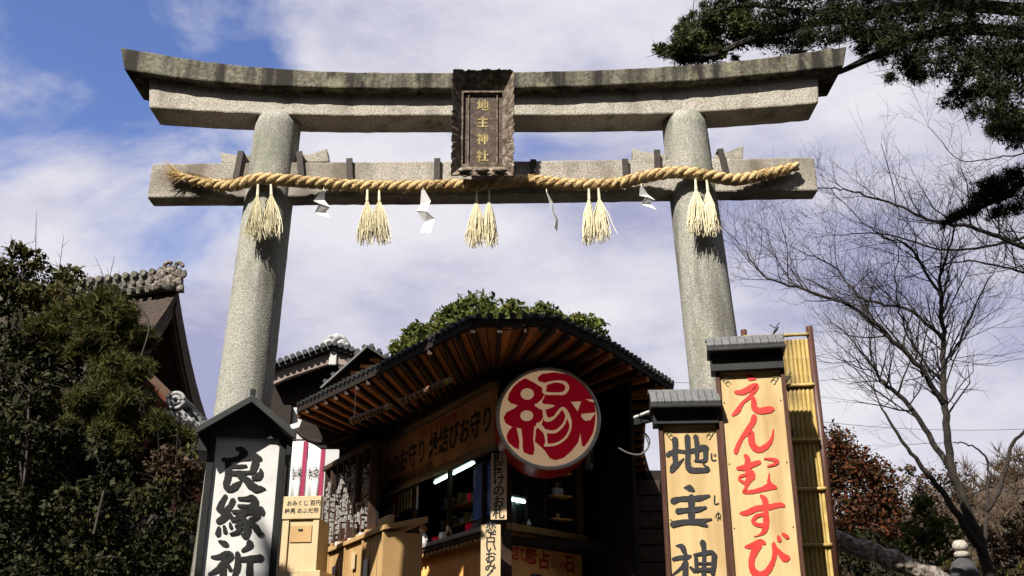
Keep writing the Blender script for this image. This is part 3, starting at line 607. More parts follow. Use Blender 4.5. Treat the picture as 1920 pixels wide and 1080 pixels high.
B_chi = [[(270, 260, 95), (280, 350, 85), (270, 480, 85), (280, 600, 75), (235, 690, 90)], [(165, 490, 65), (220, 450, 65), (310, 430, 55), (420, 440, 55), (560, 420, 75), (680, 380, 90), (740, 390, 65)], [(220, 720, 60), (300, 640, 65), (400, 540, 20)],
         [(450, 220, 85), (455, 330, 80), (460, 460, 70), (460, 620, 85), (500, 700, 85), (640, 708, 75), (745, 700, 65), (740, 660, 36)], [(570, 220, 75), (590, 330, 70), (590, 450, 65), (590, 560, 45)], [(710, 400, 85), (715, 480, 70), (705, 560, 65), (620, 572, 36), (560, 570, 30)], [(740, 680, 40), (665, 595, 15)]]
B_ji = [[(800, 470, 20), (810, 560, 22), (870, 562, 16)], [(835, 478, 12), (840, 500, 12)], [(858, 470, 12), (862, 492, 12)]]
B_nushi = [[(405, 265, 20), (480, 270, 90), (540, 305, 55)], [(245, 460, 100), (350, 430, 75), (600, 420, 85), (770, 382, 40)], [(510, 400, 100), (510, 560, 95), (510, 700, 100)], [(310, 605, 90), (450, 590, 75), (600, 580, 85), (720, 550, 36)], [(240, 795, 100), (400, 765, 80), (600, 755, 80), (800, 720, 26)], [(600, 770, 70), (735, 815, 40)]]
B_shi = [[(845, 380, 20), (850, 500, 20), (905, 490, 16)]]; B_yu = [[(860, 700, 12), (880, 640, 12), (925, 645, 12), (930, 690, 12), (890, 705, 12)], [(898, 612, 12), (900, 690, 12), (888, 740, 10)]]
B_kami = [[(400, 465, 20), (520, 480, 110), (570, 580, 100), (600, 650, 80)], [(350, 740, 85), (480, 710, 90), (620, 700, 95), (700, 670, 50)], [(600, 760, 90), (520, 900, 65), (330, 1060, 36)], [(600, 800, 110), (590, 1100, 130), (590, 1250, 120)], [(690, 900, 50), (780, 980, 80)],
          [(940, 390, 120), (970, 560, 95), (970, 800, 80), (960, 1250, 95)], [(770, 650, 50), (960, 620, 80), (1120, 600, 85), (1200, 680, 90)], [(1175, 660, 100), (1165, 850, 100), (1140, 1030, 90)], [(805, 700, 70), (815, 880, 75), (830, 980, 70)], [(830, 820, 40), (1150, 820, 46)], [(840, 950, 70), (1150, 950, 90)]]
for st_, ox, oy, sc in ((B_chi, 1230, 790, 7.714), (B_nushi, 1230, 880, 7.714), (B_kami, 1230, 980, 10.8)):
    brush('character', st_, ox, oy, sc, SS, M['ink_grey'], ssign)
for st_, ox, oy, sc in ((B_ji, 1230, 790, 7.714), (B_shi, 1230, 880, 7.714), (B_yu, 1230, 880, 7.714)):
    brush('reading_mark', st_, ox, oy, sc, SS, M['ink_grey'], ssign)

# bamboo screen behind the signs
BF = Fr(at(1455, 640, 8.42), (math.cos(R(-8)), math.sin(R(-8)), 0), (-.012, 0, 1))
scr = thing('bamboo_screen', 'yellow split bamboo screen with a reddish brown end post, behind the red lettered sign', 'bamboo screen', (BF.o.x, BF.o.y, TOPZ))
uL = BF.hit(1400, 632)[0]; uR = BF.hit(1511, 632)[0]; vB = TOPZ - BF.o.z; vT = BF.hit(1490, 640)[1]
k = 14
for i in range(k):
    u = uL + .02 + (uR - uL) * (i + .5) / k; r_ = (uR - uL) / k * .5
    z = vB; nodes = []; radii = []
    ph = random.uniform(0, .25)
    nn = 16
    for j in range(nn + 1):
        v = vB + (vT - vB) * j / nn
        nodes += [BF(u, v - .012, 0), BF(u, v, 0), BF(u, v + .012, 0)]; radii += [r_ * 1.08, r_ * 1.16, r_ * 1.08]
    MB().tube(nodes, radii, 10).build('bamboo_cane', M['bamboo'], scr, smooth=True)
for x_, y_ in ((1490, 630), (1495, 724), (1507, 827), (1520, 918), (1530, 1023)):
    v = BF.hit(x_, y_)[1]; pts = []; rr = []
    for j in range(13):
        u = uL - .03 + (uR - uL + .05) * j / 12; pts.append(BF(u, v, .030)); rr.append(.015 if j % 4 else .018)
    MB().tube(pts, rr, 10).build('bamboo_rail', M['bamboo'], scr, smooth=True)
MB().tube([BF(uR + .035, vB, .01), BF(uR + .035, BF.hit(1511, 614)[1], .01)], .030, 12).build('end_post', M['brownpost'], scr, smooth=True)
MB().tube([BF(uL - .02, vB, -.01), BF(uL - .02, BF.hit(1401, 618)[1], -.01)], .028, 12).build('end_post', M['brownpost'], scr, smooth=True)
MB().fbox(BF, uL, uR, vB, vT, -.05, -.03).build('backing_board', M['brownpost'], scr)
kn = MB()
for x_, y_ in ((1452, 624), (1474, 716), (1480, 820)):
    u, v = BF.hit(x_, y_)
    for q in range(4): kn.tube([BF(u - .02, v - .035, .06), BF(u + random.uniform(-.02, .02), v, .075), BF(u + .03, v + .03, .06)], .006, 4)
    kn.tube([BF(u, v + .02, .07), BF(u + .04, v + .06, .09), BF(u + .01, v + .03, .07)], .005, 4); kn.tube([BF(u, v + .02, .07), BF(u - .045, v + .05, .08)], .005, 4)
kn.build('cord_knots', M['ink'], scr)['kind'] = 'stuff'

# ------------------------------------------------------------------ the amulet shop
shop = thing('amulet_shop', 'dark wooden amulet shop with overhanging orange boarded eaves and ochre walls behind the gate', 'shop', (-.13, 12.6, TOPZ))
WL = Fr((-.13, 12.6, 0), (.46, -.888, 0)); WR = Fr((-.13, 12.6, 0), (.66, .752, 0))
EZ = 5.33; EK = 3.73 / 3.97
E_ = [(-3.35, 15.5), (-1.62, 13.1), (-.47, 11.5), (.5, 11.5), (1.26, 12.39), (2.33, 14.28), (2.1, 15.7), (2.4, 18.5), (3.4, 24)]
E_ = [(x * EK, y * EK) for x, y in E_]
I_ = [(-2.35, 17.0), (-1.25, 14.9), (-.30, 12.98), (-.05, 12.9), (.55, 13.5), (.98, 14.1), (.98, 15.7), (.98, 18.5), (1.2, 24)]
Ez = [EZ, EZ, EZ + .03, EZ + .04, EZ + .0, EZ, EZ, EZ, EZ]
IZ = 5.42
rf = MB(); cen = (-.2, 18.5, 5.95); base = []
for (x, y), z in zip(E_, Ez): base.append((x, y, z + .10))
base += [(2.4, 26, 5.5), (-3.0, 20, 5.5)]
nb = len(base); rf.add(base + [cen], [(i, (i + 1) % nb, nb) for i in range(nb)])
rf.add([(x, y, z + .10) for (x, y), z in zip(E_, Ez)] + [(x, y, z + .0) for (x, y), z in zip(E_, Ez)], [(i, i + 1, len(E_) + i + 1, len(E_) + i) for i in range(len(E_) - 1)])
roof = rf.build('roof', M['darkwood'], shop)
def L2(a, b, t): return Vector((a[0] + (b[0] - a[0]) * t, a[1] + (b[1] - a[1]) * t, 0))
for s in range(len(E_) - 1):
    ln = (L2(E_[s], E_[s], 0) - L2(E_[s + 1], E_[s + 1], 0)).length; nn = max(2, round(ln / .30))
    for i in range(nn):
        t0, t1 = i / nn, (i + 1) / nn
        def ept(t, z=0): v = L2(E_[s], E_[s + 1], t); v.z = Ez[s] + (Ez[s + 1] - Ez[s]) * t + z; return v
        def ipt(t, z=0): v = L2(I_[s], I_[s + 1], t); v.z = IZ + z; return v
        # sheathing boards between the rafters (three per bay)
        for q in range(2):
            f0, f1 = 0.0, 1.0; t0_, t1_ = t0 + (t1 - t0) * q / 2, t0 + (t1 - t0) * (q + .94) / 2
            a, b, c, d = ept(t0_), ept(t1_), ipt(t1_), ipt(t0_)
            zz = Vector((0, 0, .02)); w0 = Vector((0, 0, .03 * (q % 2)))
            MB().hexa([a + w0, b + w0, c + w0, d + w0, a + zz + w0, b + zz + w0, c + zz + w0, d + zz + w0]).build('soffit_board', M['board'], roof)
        MB().beam(ept(t0, -.035) , ipt(t0, -.035), .055, .065).build('rafter', M['darkwood2'] if s < 4 or i % 2 else M['board'], roof)
    a, b = ept(0, .03), ept(1, .03)
    a2, b2 = ept(0), ept(1)
    MB().beam(a.lerp(ipt(0, .0), .8) + Vector((0, 0, -.14)), b.lerp(ipt(1, 0), .8) + Vector((0, 0, -.14)), .09, .11).build('purlin', M['darkwood'], roof)
    MB().beam(a + Vector((0, 0, .015)), b + Vector((0, 0, .015)), .05, .09).build('fascia', M['darkwood'], roof)
    # tile ends along the eave
    nt_ = max(2, round(ln / .13)); d_ = (b2 - a2).normalized(); nrm = d_.cross(Vector((0, 0, 1)))
    if (a2 + nrm - Vector((0, 18, 0))).length < (a2 - Vector((0, 18, 0))).length: nrm = -nrm
    if s <= 5:
        for i in range(nt_):
            p = a2.lerp(b2, (i + .5) / nt_) + Vector((0, 0, .115))
            MB().tube([p + nrm * .05, p - nrm * .35 + Vector((0, 0, .05))], .036 + random.uniform(-.004, .004), 8).build('roof_tile', M['tile'], roof)
# eave ornament
orn = MB(); a = at(1000, 612, 10.9)
orn.tube([at(940, 617, 10.9), at(968, 612, 10.9), at(985, 602, 10.9), at(1000, 588, 10.9)], [.02, .035, .045, .03], 8)
orn.tube([at(1042, 622, 11.0), at(1030, 606, 11.0), at(1012, 594, 11.0)], [.03, .05, .05], 8)
orn.ball(at(1006, 600, 10.92), .09, (1, .8, .9)); orn.ball(at(1020, 612, 10.9), .08)
orn.build('ridge_ornament', mat('ornamenttile', [(.05, .055, .05), (.17, .17, .15)], 12, .8, .01), roof, smooth=True)
# walls
def wl(px, py): return WL.hit(px, py)
far = -6.2
MB().fbox(WL, far, 0, 5.21, 5.42, -.1, 0).build('upper_wall', M['plaster'], shop)
MB().fbox(WL, -4.5, 0, TOPZ, 3.36, -.1, 0).build('lower_wall', M['ochre'], shop)
MB().fbox(WR, 0, 1.6, TOPZ, 3.36, -.1, 0).build('lower_wall', M['ochre'], shop)
MB().fbox(WL, -6.4, -4.62, TOPZ, 5.4, -.12, -.02).build('side_wall', M['darkwood'], shop)
MB().fbox(WR, 0.1, 1.6, 4.75, 5.4, -.1, 0).build('upper_wall', M['darkwood'], shop)
for a, b, m_ in ((-4.62, -4.42, 'darkwood'), (-.03, .07, 'darkwood2')): MB().fbox(WL, a, b, TOPZ, 5.4, -.11, .04).build('corner_post', M[m_], shop, bevel=.006)
MB().fbox(WR, 1.54, 1.62, 3.4, 5.4, -.05, .035).build('window_post', mat('postwood', [(.20, .15, .08), (.30, .23, .13)], 6, .7), shop, bevel=.005)
MB().prism([(.97, 14.0, TOPZ), (.97, 23.5, TOPZ), (.97, 23.5, 5.4), (.97, 14.0, 5.4)], (-.1, 0, 0)).build('side_wall', M['darkwood'], shop)
MB().box(.99, at(1240, 900, 19).x, 19.0, 19.2, TOPZ, at(1200, 882, 19).z).build('rear_wing_wall', M['darkwood'], shop)
for q in range(8): MB().box(1.0, at(1236, 900, 19).x, 18.95, 18.99, TOPZ + .9 + q * .3, TOPZ + .9 + q * .3 + .27).build('clapboard', M['darkwood2'], shop)
MB().fbox(WR, 1.63, 1.75, TOPZ, 5.3, -.2, -.05).build('corner_post', M['darkwood'], shop)
# interior back and glass
inter = MB(); inter.fbox(WL, -7.5, .6, TOPZ, 5.3, -1.6, -1.55); inter.build('interior_wall', M['darkwood'], shop)
MB().fbox(WL, -6.2, -6.1, TOPZ, 5.3, -1.54, -.13).build('end_wall', M['darkwood'], shop)
MB().fbox(WL, -4.4, 0, 3.2, 3.3, -1.54, -.12).build('interior_floor', M['darkwood'], shop)
MB().fbox(WL, -4.4, 0, 4.9, 4.95, -1.54, -.12).build('ceiling', M['darkwood'], shop)
for a, b in ((-1.72, -1.66), (-2.98, -2.90), (-3.9, -3.84), (-.62, -.58)): MB().fbox(WL, a, b, 3.42, 4.42, -.08, -.02).build('window_post', M['darkwood2'], shop, bevel=.004)
for a, b in ((.08, .5), (.53, .86), (.89, 1.2), (1.23, 1.53)):
    MB().fbox(WR, a, b, 3.46, 4.72, -.05, -.04).build('window_pane', M['glass'], shop)
    MB().fbox(WR, b + .002, b + .026, 3.44, 4.74, -.07, -.02).build('window_frame', M['darkwood2'], shop)
MB().fbox(WL, -4.35, -3.02, 3.46, 4.4, -.05, -.045).build('window_pane', M['glass'], shop)
# counters
ct = MB(); ct.fbox(WL, -4.75, .02, 3.37, 3.43, -.10, .16); ct.build('counter', M['metal'], shop, bevel=.008)
MB().fbox(WL, -4.75, .02, 3.31, 3.365, .02, .14).build('counter_edge', M['darkwood2'], shop)
for i in range(34): MB().fbox(WL, -4.7 + i * .14, -4.7 + i * .14 + .07, 3.26, 3.30, .03, .13).build('counter_batten', M['sunwood'], shop)
MB().fbox(WR, 0, 1.72, 3.365, 3.45, -.08, .10).build('counter', mat('countergold', [(.50, .30, .10), (.62, .40, .16)], 4, .6), shop, bevel=.01)
MB().fbox(WL, -4.3, 0, 4.38, 4.44, .0, .09).build('sign_ledge', mat('ledge', [(.34, .24, .13), (.50, .37, .20)], 5, .5), shop, bevel=.006)
for i, (a, b) in enumerate(((-3.95, -3.2), (-3.05, -2.3), (-2.0, -1.2))): pass

# wide wall banner
bn = thing('wall_banner', 'wide brown wooden signboard with rows of black lettering above the shop counter', 'signboard', WL(-2.1, 4.8, .03))
MB().fbox(WL, -4.28, -.06, 4.45, 5.2, .002, .03).build('board', M['bannerwood'], bn)
glyphs('心のお守り 縁結びお守り', .40, WL, -4.15, 4.68, .034, M['ink'], bn, 'lettering', bold=.02, sx=.88)
glyphs('えんむすびの神', .16, WL, -2.7, 5.03, .034, M['redpaint'], bn, 'lettering', bold=.015, sx=1.25)
glyphs('開運招福 合格祈願 病気平癒', .15, WL, -4.0, 4.49, .034, M['ink'], bn, 'lettering', bold=.01)

# rolled blinds under the eave
for (x0, y0, x1, y1, z_, lab) in ((664, 788, 724, 764, 4.85, 'lower left sunlit rolled bamboo blind under the shop eave'), (757, 752, 836, 716, 4.95, 'upper right sunlit rolled bamboo blind under the shop eave')):
    a, b = atz(x0, y0, z_), atz(x1, y1, z_)
    t = thing('rolled_blind', lab, 'blind', (a + b) / 2, 'rolled blinds under the eave')
    MB().tube([a, b], .045, 12).build('roll', mat('blindroll', [(.26, .11, .06), (.45, .24, .13)], 30, .6, .002, stretch=(1, 1, 1)), t, smooth=True)
    d_ = (b - a)
    for q in range(9): p = a + d_ * (q + .5) / 9; MB().tube([p - d_.normalized() * .012, p + d_.normalized() * .012], .050, 12).build('cord_wrap', M['darkwood2'], t)
    MB().tube([a - d_.normalized() * .03, a + Vector((0, 0, 0))], .055, 12).build('end_cap', M['bamboo'], t); MB().tube([b, b + d_.normalized() * .1], .035, 12).build('end_cap', M['bamboo'], t)
    MB().beam(a + Vector((0, 0, .05)), Vector((a.x, a.y, 5.36)), .006, .006, (1, 0, 0)).beam(b + Vector((0, 0, .05)), Vector((b.x, b.y, 5.36)), .006, .006, (1, 0, 0)).build('hanging_cord', M['ink'], t)

# round sign
RC = at(1028.5, 783, 12.0)
RF = Fr(RC, (math.cos(R(4)), math.sin(R(4)), 0), (0, 0, 1))
rsn = thing('round_sign', 'large round red drum sign with a cream brush character hanging at the shop corner', 'sign', RC)
RR = abs(RF.hit(1127, 783)[0]) * .985
def ring(n, r0, r1, f, k=72): return
dr = MB(); k = 72
cir = lambda r, n: [RF(r * math.cos(2 * math.pi * i / k), r * math.sin(2 * math.pi * i / k), n) for i in range(k)]
dr.loft([cir(RR * 1.0, -.58), cir(RR * 1.0, -.032)]); dr.build('drum', M['drumred'], rsn, smooth=False, bevel=.01)
MB().loft([cir(RR, -.03), cir(RR * 1.01, .0), cir(RR * .99, .02), cir(RR * .95, .022), cir(RR * .935, .0), cir(RR * .935, -.011)], close=False).build('rim', M['rimwhite'], rsn, smooth=True)
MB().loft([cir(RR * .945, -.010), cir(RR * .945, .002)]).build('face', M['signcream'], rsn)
CR = 5.4; cx0, cy0 = 920, 690
red = MB()
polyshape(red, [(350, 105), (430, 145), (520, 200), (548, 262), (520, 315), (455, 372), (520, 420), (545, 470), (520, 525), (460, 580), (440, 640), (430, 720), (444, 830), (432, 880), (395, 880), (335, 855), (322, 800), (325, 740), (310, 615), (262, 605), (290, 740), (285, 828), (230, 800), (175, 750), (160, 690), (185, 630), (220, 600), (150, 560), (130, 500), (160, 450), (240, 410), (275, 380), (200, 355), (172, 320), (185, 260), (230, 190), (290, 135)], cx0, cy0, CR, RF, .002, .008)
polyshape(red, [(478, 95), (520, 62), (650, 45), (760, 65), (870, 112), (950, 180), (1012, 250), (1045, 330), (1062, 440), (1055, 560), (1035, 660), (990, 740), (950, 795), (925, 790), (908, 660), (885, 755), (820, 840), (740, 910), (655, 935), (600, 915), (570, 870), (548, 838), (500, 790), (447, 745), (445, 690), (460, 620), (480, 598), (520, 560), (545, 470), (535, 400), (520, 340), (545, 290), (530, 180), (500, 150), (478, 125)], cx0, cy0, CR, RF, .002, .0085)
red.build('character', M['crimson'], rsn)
cream = MB()
ell = lambda x, y, a, b: [(x + a * math.cos(t * math.pi / 8), y + b * math.sin(t * math.pi / 8)) for t in range(16)]
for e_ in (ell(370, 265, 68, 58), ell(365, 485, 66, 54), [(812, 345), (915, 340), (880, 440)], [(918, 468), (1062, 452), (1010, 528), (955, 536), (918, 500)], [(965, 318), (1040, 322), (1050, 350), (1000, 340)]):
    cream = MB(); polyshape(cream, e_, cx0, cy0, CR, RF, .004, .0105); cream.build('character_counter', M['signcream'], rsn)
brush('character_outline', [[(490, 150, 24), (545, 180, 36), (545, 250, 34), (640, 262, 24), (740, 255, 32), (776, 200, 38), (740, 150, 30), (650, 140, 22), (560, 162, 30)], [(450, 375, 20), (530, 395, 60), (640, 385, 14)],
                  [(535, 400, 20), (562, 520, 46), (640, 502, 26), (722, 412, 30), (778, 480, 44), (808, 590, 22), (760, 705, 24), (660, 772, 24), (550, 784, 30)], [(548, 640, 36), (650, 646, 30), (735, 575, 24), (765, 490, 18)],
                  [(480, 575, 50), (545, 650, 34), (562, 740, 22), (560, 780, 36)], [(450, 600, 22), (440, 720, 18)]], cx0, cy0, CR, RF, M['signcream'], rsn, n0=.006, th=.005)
MB().beam(RF(0, RR, -.14), RF(0, RR + .25, -.14), .05, .03, (0, 1, 0)).beam(RF(0, -.2, -.585), RF(0, -.2, -.9), .06, .06).build('mounting_bracket', M['iron'], rsn)

# small vertical signs
def vsign(label, fr, u0, u1, v0, v1, text, n, size, m_board, ink):
    t = thing('vertical_sign', label, 'sign', fr((u0 + u1) / 2, (v0 + v1) / 2, n))
    MB().fbox(fr, u0, u1, v0, v1, n - .02, n).build('board', m_board, t)
    k = len(text); h_ = (v1 - v0) / k
    for i, ch in enumerate(text): glyphs(ch, size, fr, (u0 + u1) / 2 - size * .5, v1 - h_ * (i + .82), n + .003, ink, t, bold=.02)
    return t
fv = Fr(at(936, 900, 12.3), (math.cos(R(-3)), math.sin(R(-3)), 0))
u0, v1 = fv.hit(921, 850); u1, v0 = fv.hit(950, 974)
vsign('narrow vertical wooden sign with dark lettering hanging in the window beside the blue poster', fv, u0, u1, v0, v1, '願掛けのお札', 0, .15, M['plaster'], M['ink'])
fv2 = Fr(at(920, 1030, 12.2), (math.cos(R(-5)), math.sin(R(-5)), 0))
u0, v1 = fv2.hit(902, 984); u1, v0 = fv2.hit(938, 1110)
vsign('sunlit cream vertical sign with black lettering below the counter corner', fv2, u0, u1, v0, v1, '恋占いおみくじ', 0, .14, M['creamwood'], M['ink'])
# stone fortune panel
u0, v1 = WR.hit(946, 1003); u1 = 1.54
pn = thing('fortune_signboard', 'ochre signboard with red lettering and a dark stone picture under the right counter', 'signboard', WR(.8, 3.0, .01))
MB().fbox(WR, .10, 1.56, TOPZ + .1, 3.31, .002, .02).build('board', M['ochre'], pn)
glyphs('占', .24, WR, .66, 2.98, .024, M['redpaint'], pn, bold=.03); glyphs('恋', .22, WR, .42, 3.02, .024, M['redpaint'], pn, bold=.03); glyphs('石', .24, WR, 1.18, 2.98, .024, M['redpaint'], pn, bold=.03)
glyphs('い の', .13, WR, .92, 2.99, .024, M['redpaint'], pn, bold=.02); glyphs('結び', .18, WR, .13, 3.04, .024, M['redpaint'], pn, bold=.02); glyphs('お守り', .12, WR, 1.05, 2.80, .024, M['redpaint'], pn, bold=.01)
MB().ball(WR(.55, 2.72, .02), .2, (1.3, .3, .85), 14, 9).build('stone_picture', mat('stonepic', [(.02, .035, .03), (.09, .10, .09), (.2, .2, .18)], 9, .7), pn, smooth=True)

# blue poster, lamps, figurine, papers
bp = thing('poster', 'blue poster with pale shapes hanging in the shop window', 'poster', WL(-.8, 3.95, -.1))
u0, v1 = WL.hit(876, 862); u1, v0 = WL.hit(924, 975)
MB().fbox(WL, u0, u1, v0 + .1, 4.34, -.10, -.095).build('sheet', M['blue'], bp)
MB().fbox(WL, u0 - .01, u1 + .01, 4.335, 4.36, -.11, -.085).build('hanging_rail', M['darkwood2'], bp)
cl = MB(); a, b = WL.hit(850, 1000)[0], WL.hit(936, 1000)[0]
rg = []
for i in range(14):
    t = i / 13; u = a + (b - a) * t; h_ = 3.43 + .36 * math.sin(min(1, t * 1.15) * math.pi * .62)
    rg.append([WL(u, 3.43, -.25), WL(u, h_, -.22), WL(u, h_ - .03, -.13), WL(u, 3.43, -.11)])
cl.loft(rg); tag(cl.build('cloth_cover', M['greycloth'], smooth=True), 'grey cloth cover on the counter below the blue poster', 'cloth')
for (x0, y0, x1, y1, fr_, n_, lab) in ((797, 903, 868, 866, WL, -.16, 'lit white tube lamp under the wooden banner'), (938, 933, 982, 941, WR, -.45, 'short lit tube lamp inside the corner window')):
    p = fr_.hit(x0, y0); q = fr_.hit(x1, y1); a, b = fr_(p[0], p[1], n_), fr_(q[0], q[1], n_)
    if fr_ is WR: a, b = WR(p[0], p[1], .012), WR(q[0], q[1], .012)
    t = thing('tube_lamp', lab, 'lamp', (a + b) / 2, 'tube lamps of the shop')
    MB().tube([a, b], .022, 10).build('tube', M['tube'], t, smooth=True); MB().beam(a + Vector((0, 0, .045)), b + Vector((0, 0, .045)), .06, .03).build('fitting', M['metal'], t)
fg = thing('figurine', 'small white figurine with a brown head on the shop counter', 'figurine', WL(WL.hit(795, 1003)[0], 3.43, .02))
p = WPOS[fg.name]
MB().loft([[p + Vector((math.cos(t) * r_, math.sin(t) * r_, z_)) for t in [i * math.pi / 6 for i in range(12)]] for r_, z_ in ((.07, 0), (.075, .06), (.06, .14), (.045, .19), (.02, .21))]).build('body', M['paper'], fg, smooth=True)
MB().ball(p + Vector((0, 0, .25)), .062, nu=14, nv=9).build('head', mat('orangehair', [(.35, .12, .04), (.5, .2, .08)], 9, .7), fg, smooth=True)
MB().ball(p + Vector((-.02, -.045, .235)), .035).build('face', mat('skin', [(.55, .38, .28), (.6, .42, .3)], 9, .7), fg, smooth=True)
for a_ in (-1, 1): MB().tube([p + Vector((a_ * .05, -.02, .15)), p + Vector((a_ * .07, -.06, .09))], [.018, .014], 6).build('arm', M['paper'], fg)
for x0, x1, y0, y1, lab in ((723, 738, 945, 992, 'white notice sheet taped at the far end of the shop window'),):
    u0, v1 = WL.hit(x0, y0); u1, v0 = WL.hit(x1, y1)
    tag(MB().fbox(WL, u0, u1, v0, v0 + .36, .0, .006).build('notice', M['paper']), lab, 'notice')
bo = thing('drop_ornament', 'tiny white bell ornament on the right counter', 'ornament', WR(.52, 3.45, 0))
MB().ball(WR(.52, 3.49, 0), .032, (1, 1, 1.1)).build('bell', M['paper'], bo, smooth=True); MB().tube([WR(.52, 3.52, 0), WR(.52, 3.56, 0)], [.012, .004], 6).build('tip', M['paper'], bo)
# items on shelves inside the window
for i, (u, h_, m_) in enumerate(((-2.6, .16, 'crimson'), (-2.35, .2, 'paper'), (-2.1, .14, 'ochre'), (-1.45, .2, 'crimson'), (-1.2, .12, 'paper'), (-3.45, .2, 'crimson'), (-3.2, .26, 'redpaint'))):
    t = tag(MB().fbox(WL, u, u + .12, 3.43, 3.43 + h_, -.3, -.18).build('charm_box', M[m_], bevel=.01), ['small crimson box inside the window, farther of the two left of the figurine', 'small white box beside the crimson box left of the figurine', 'small ochre box just behind the figurine', 'crimson box between figurine and cloth cover', 'low white box nearest the cloth cover', 'crimson box at the far end of the window', 'taller red box at the far end of the window'][i], 'box', 'charm boxes inside the shop window')

sh = thing('charm_shelf', 'shelf unit with rows of small coloured charms inside the shop window', 'shelf', WL(-2.2, 3.3, -1.0))
for v in (3.62, 3.92, 4.22): MB().fbox(WL, -4.2, -.3, v - .02, v, -1.2, -.9).build('shelf_board', M['ochre'], sh)
for v in (3.62, 3.92, 4.22):
    u = -4.1
    while u < -.4:
        w_ = random.uniform(.05, .12); MB().fbox(WL, u, u + w_, v + .001, v + random.uniform(.08, .2), -1.08, -.95).build('charm', random.choice([M['redpaint'], M['paper'], M['creamwood'], M['crimson'], M['blue'], M['ochre'], M['gold']]), sh); u += w_ + random.uniform(.02, .08)
for i in range(11):
    u = -4.1 + i * .125; tg = MB().fbox(WL, u, u + .06, 4.08 - random.uniform(0, .1), 4.36, -.03, -.022).build('hanging_tag', random.choice([M['paper'], M['redpaint'], M['creamwood']]), sh)
# white plastic bags / fittings near the sign, lower right
t = thing('wall_speaker', 'pale grey loudspeaker box with cable behind the lower right of the round sign', 'loudspeaker', at(1112, 862, 13.6))
f_ = Fr(at(1112, 862, 13.6), (math.cos(R(25)), math.sin(R(25)), 0), (.25, 0, 1))
MB().fbox(f_, -.07, .07, -.13, .15, -.12, 0).build('housing', M['whitewall'], t, bevel=.02); MB().tube([f_(-.05, -.1, .01), f_(-.14, -.2, .02), f_(-.1, -.34, 0), f_(0, -.3, 0)], .008, 5).build('cable', M['ink'], t)
MB().fbox(f_, -.05, .05, -.05, .1, .001, .012).build('grille', M['greycloth'], t)
t = thing('wall_lamp', 'small white lamp with arm low on the dark shop side wall', 'lamp', at(1156, 1030, 14.2))
MB().ball(at(1156, 1028, 14.2), .06, (.8, .8, 1.5)).build('shade', M['paper'], t, smooth=True); MB().tube([at(1156, 1020, 14.2), at(1140, 1030, 14.4)], .012, 5).build('arm', M['iron'], t)
t = thing('cable_coil', 'thin pale cable loop hanging beside the shorter yellow sign', 'cable', at(1205, 830, 11.5))
MB().tube([at(x, y, 11.5) for x, y in smoothline([(1160, 840), (1180, 850), (1200, 852), (1214, 842), (1218, 825), (1208, 812), (1216, 835), (1205, 850)], 5)], .009, 5).build('cable', M['greycloth'], t)
MB().tube([at(1190, 783, 11.5), at(1218, 772, 11.2)], .02, 8).build('bracket', M['whitewall'], t); MB().beam(at(1192, 790, 11.5), at(1222, 782, 11.3), .06, .1).build('junction_box', M['charcoal'], t)

# sunlit offering stand left of the shop
OF = Fr(atz(720, 985, 3.4), tuple((atz(720, 985, 3.4) - atz(560, 1052, 3.4)).normalized()))
ofl = (atz(720, 985, 3.4) - atz(560, 1052, 3.4)).length
of = thing('charm_stand', 'sunlit orange wooden stand with sloping top in front of the fortune rack', 'stand', OF(-ofl / 2, TOPZ - OF.o.z, -.2))
vb_ = TOPZ - OF.o.z
MB().fbox(OF, -ofl, 0, vb_, -.07, -.5, -.03).build('body', M['sunwood'], of)
MB().hexa([OF(-ofl - .05, -.06, .02), OF(.05, -.06, .02), OF(.05, .06, -.55), OF(-ofl - .05, .06, -.55), OF(-ofl - .05, 0, .02), OF(.05, 0, .02), OF(.05, .14, -.55), OF(-ofl - .05, .14, -.55)]).build('top_board', M['sunwood'], of, bevel=.01)
for u in np.linspace(-ofl, -.06, 6): MB().fbox(OF, u, u + .06, vb_, -.075, -.029, .0).build('batten', M['sunwood'], of)
for i in range(26): MB().fbox(OF, -ofl + .2 + i * .13, -ofl + .28 + i * .13, .03, .1 + random.uniform(0, .07), -.3 - random.uniform(0, .1), -.22).build('charm', random.choice([M['sunwood'], M['creamwood'], M['paper'], M['vermilion']]), of)
MB().fbox(OF, -.42, .05, -.02, .13, -.12, -.04).build('carved_board', M['sunwood'], of, bevel=.02)
for k, (u, v) in enumerate(((-2.9, -.35), (-2.2, -.5), (-1.3, -.4), (-.75, -.55))): MB().fbox(OF, u, u + .16, v, v + .22, .0005, .004).build('price_card', M['paper'] if k % 2 else M['creamwood'], of)
for u in np.linspace(-ofl + .35, -.3, 12): MB().fbox(OF, u, u + .006, vb_, -.08, -.0295, -.027).build('board_seam', M['darkwood2'], of)
# cream kiosk
KF = Fr(at(560, 980, 13.6), (math.cos(R(-8)), math.sin(R(-8)), 0))
ks = thing('wooden_box_stand', 'cream wooden box stand with lettered header board in the sun beside the white sign', 'stand', (KF.o.x, KF.o.y, TOPZ))
h0 = KF.hit(532, 931); h1 = KF.hit(600, 972); vb_ = TOPZ - KF.o.z
MB().fbox(KF, h0[0], h1[0], h1[1], h0[1], -.08, 0).build('header_board', M['creamwood'], ks, bevel=.006)
MB().fbox(KF, h0[0] + .01, h1[0] - .01, vb_, h1[1] - .002, -.45, -.035).build('body', M['creamwood'], ks)
MB().fbox(KF, h0[0] + .01, h0[0] + .10, vb_, h1[1] - .02, -.03, -.004).build('stile', M['creamwood'], ks, bevel=.004)
MB().fbox(KF, h1[0] - .09, h1[0] - .01, vb_, h1[1] - .02, -.03, -.004).build('stile', M['creamwood'], ks, bevel=.004)
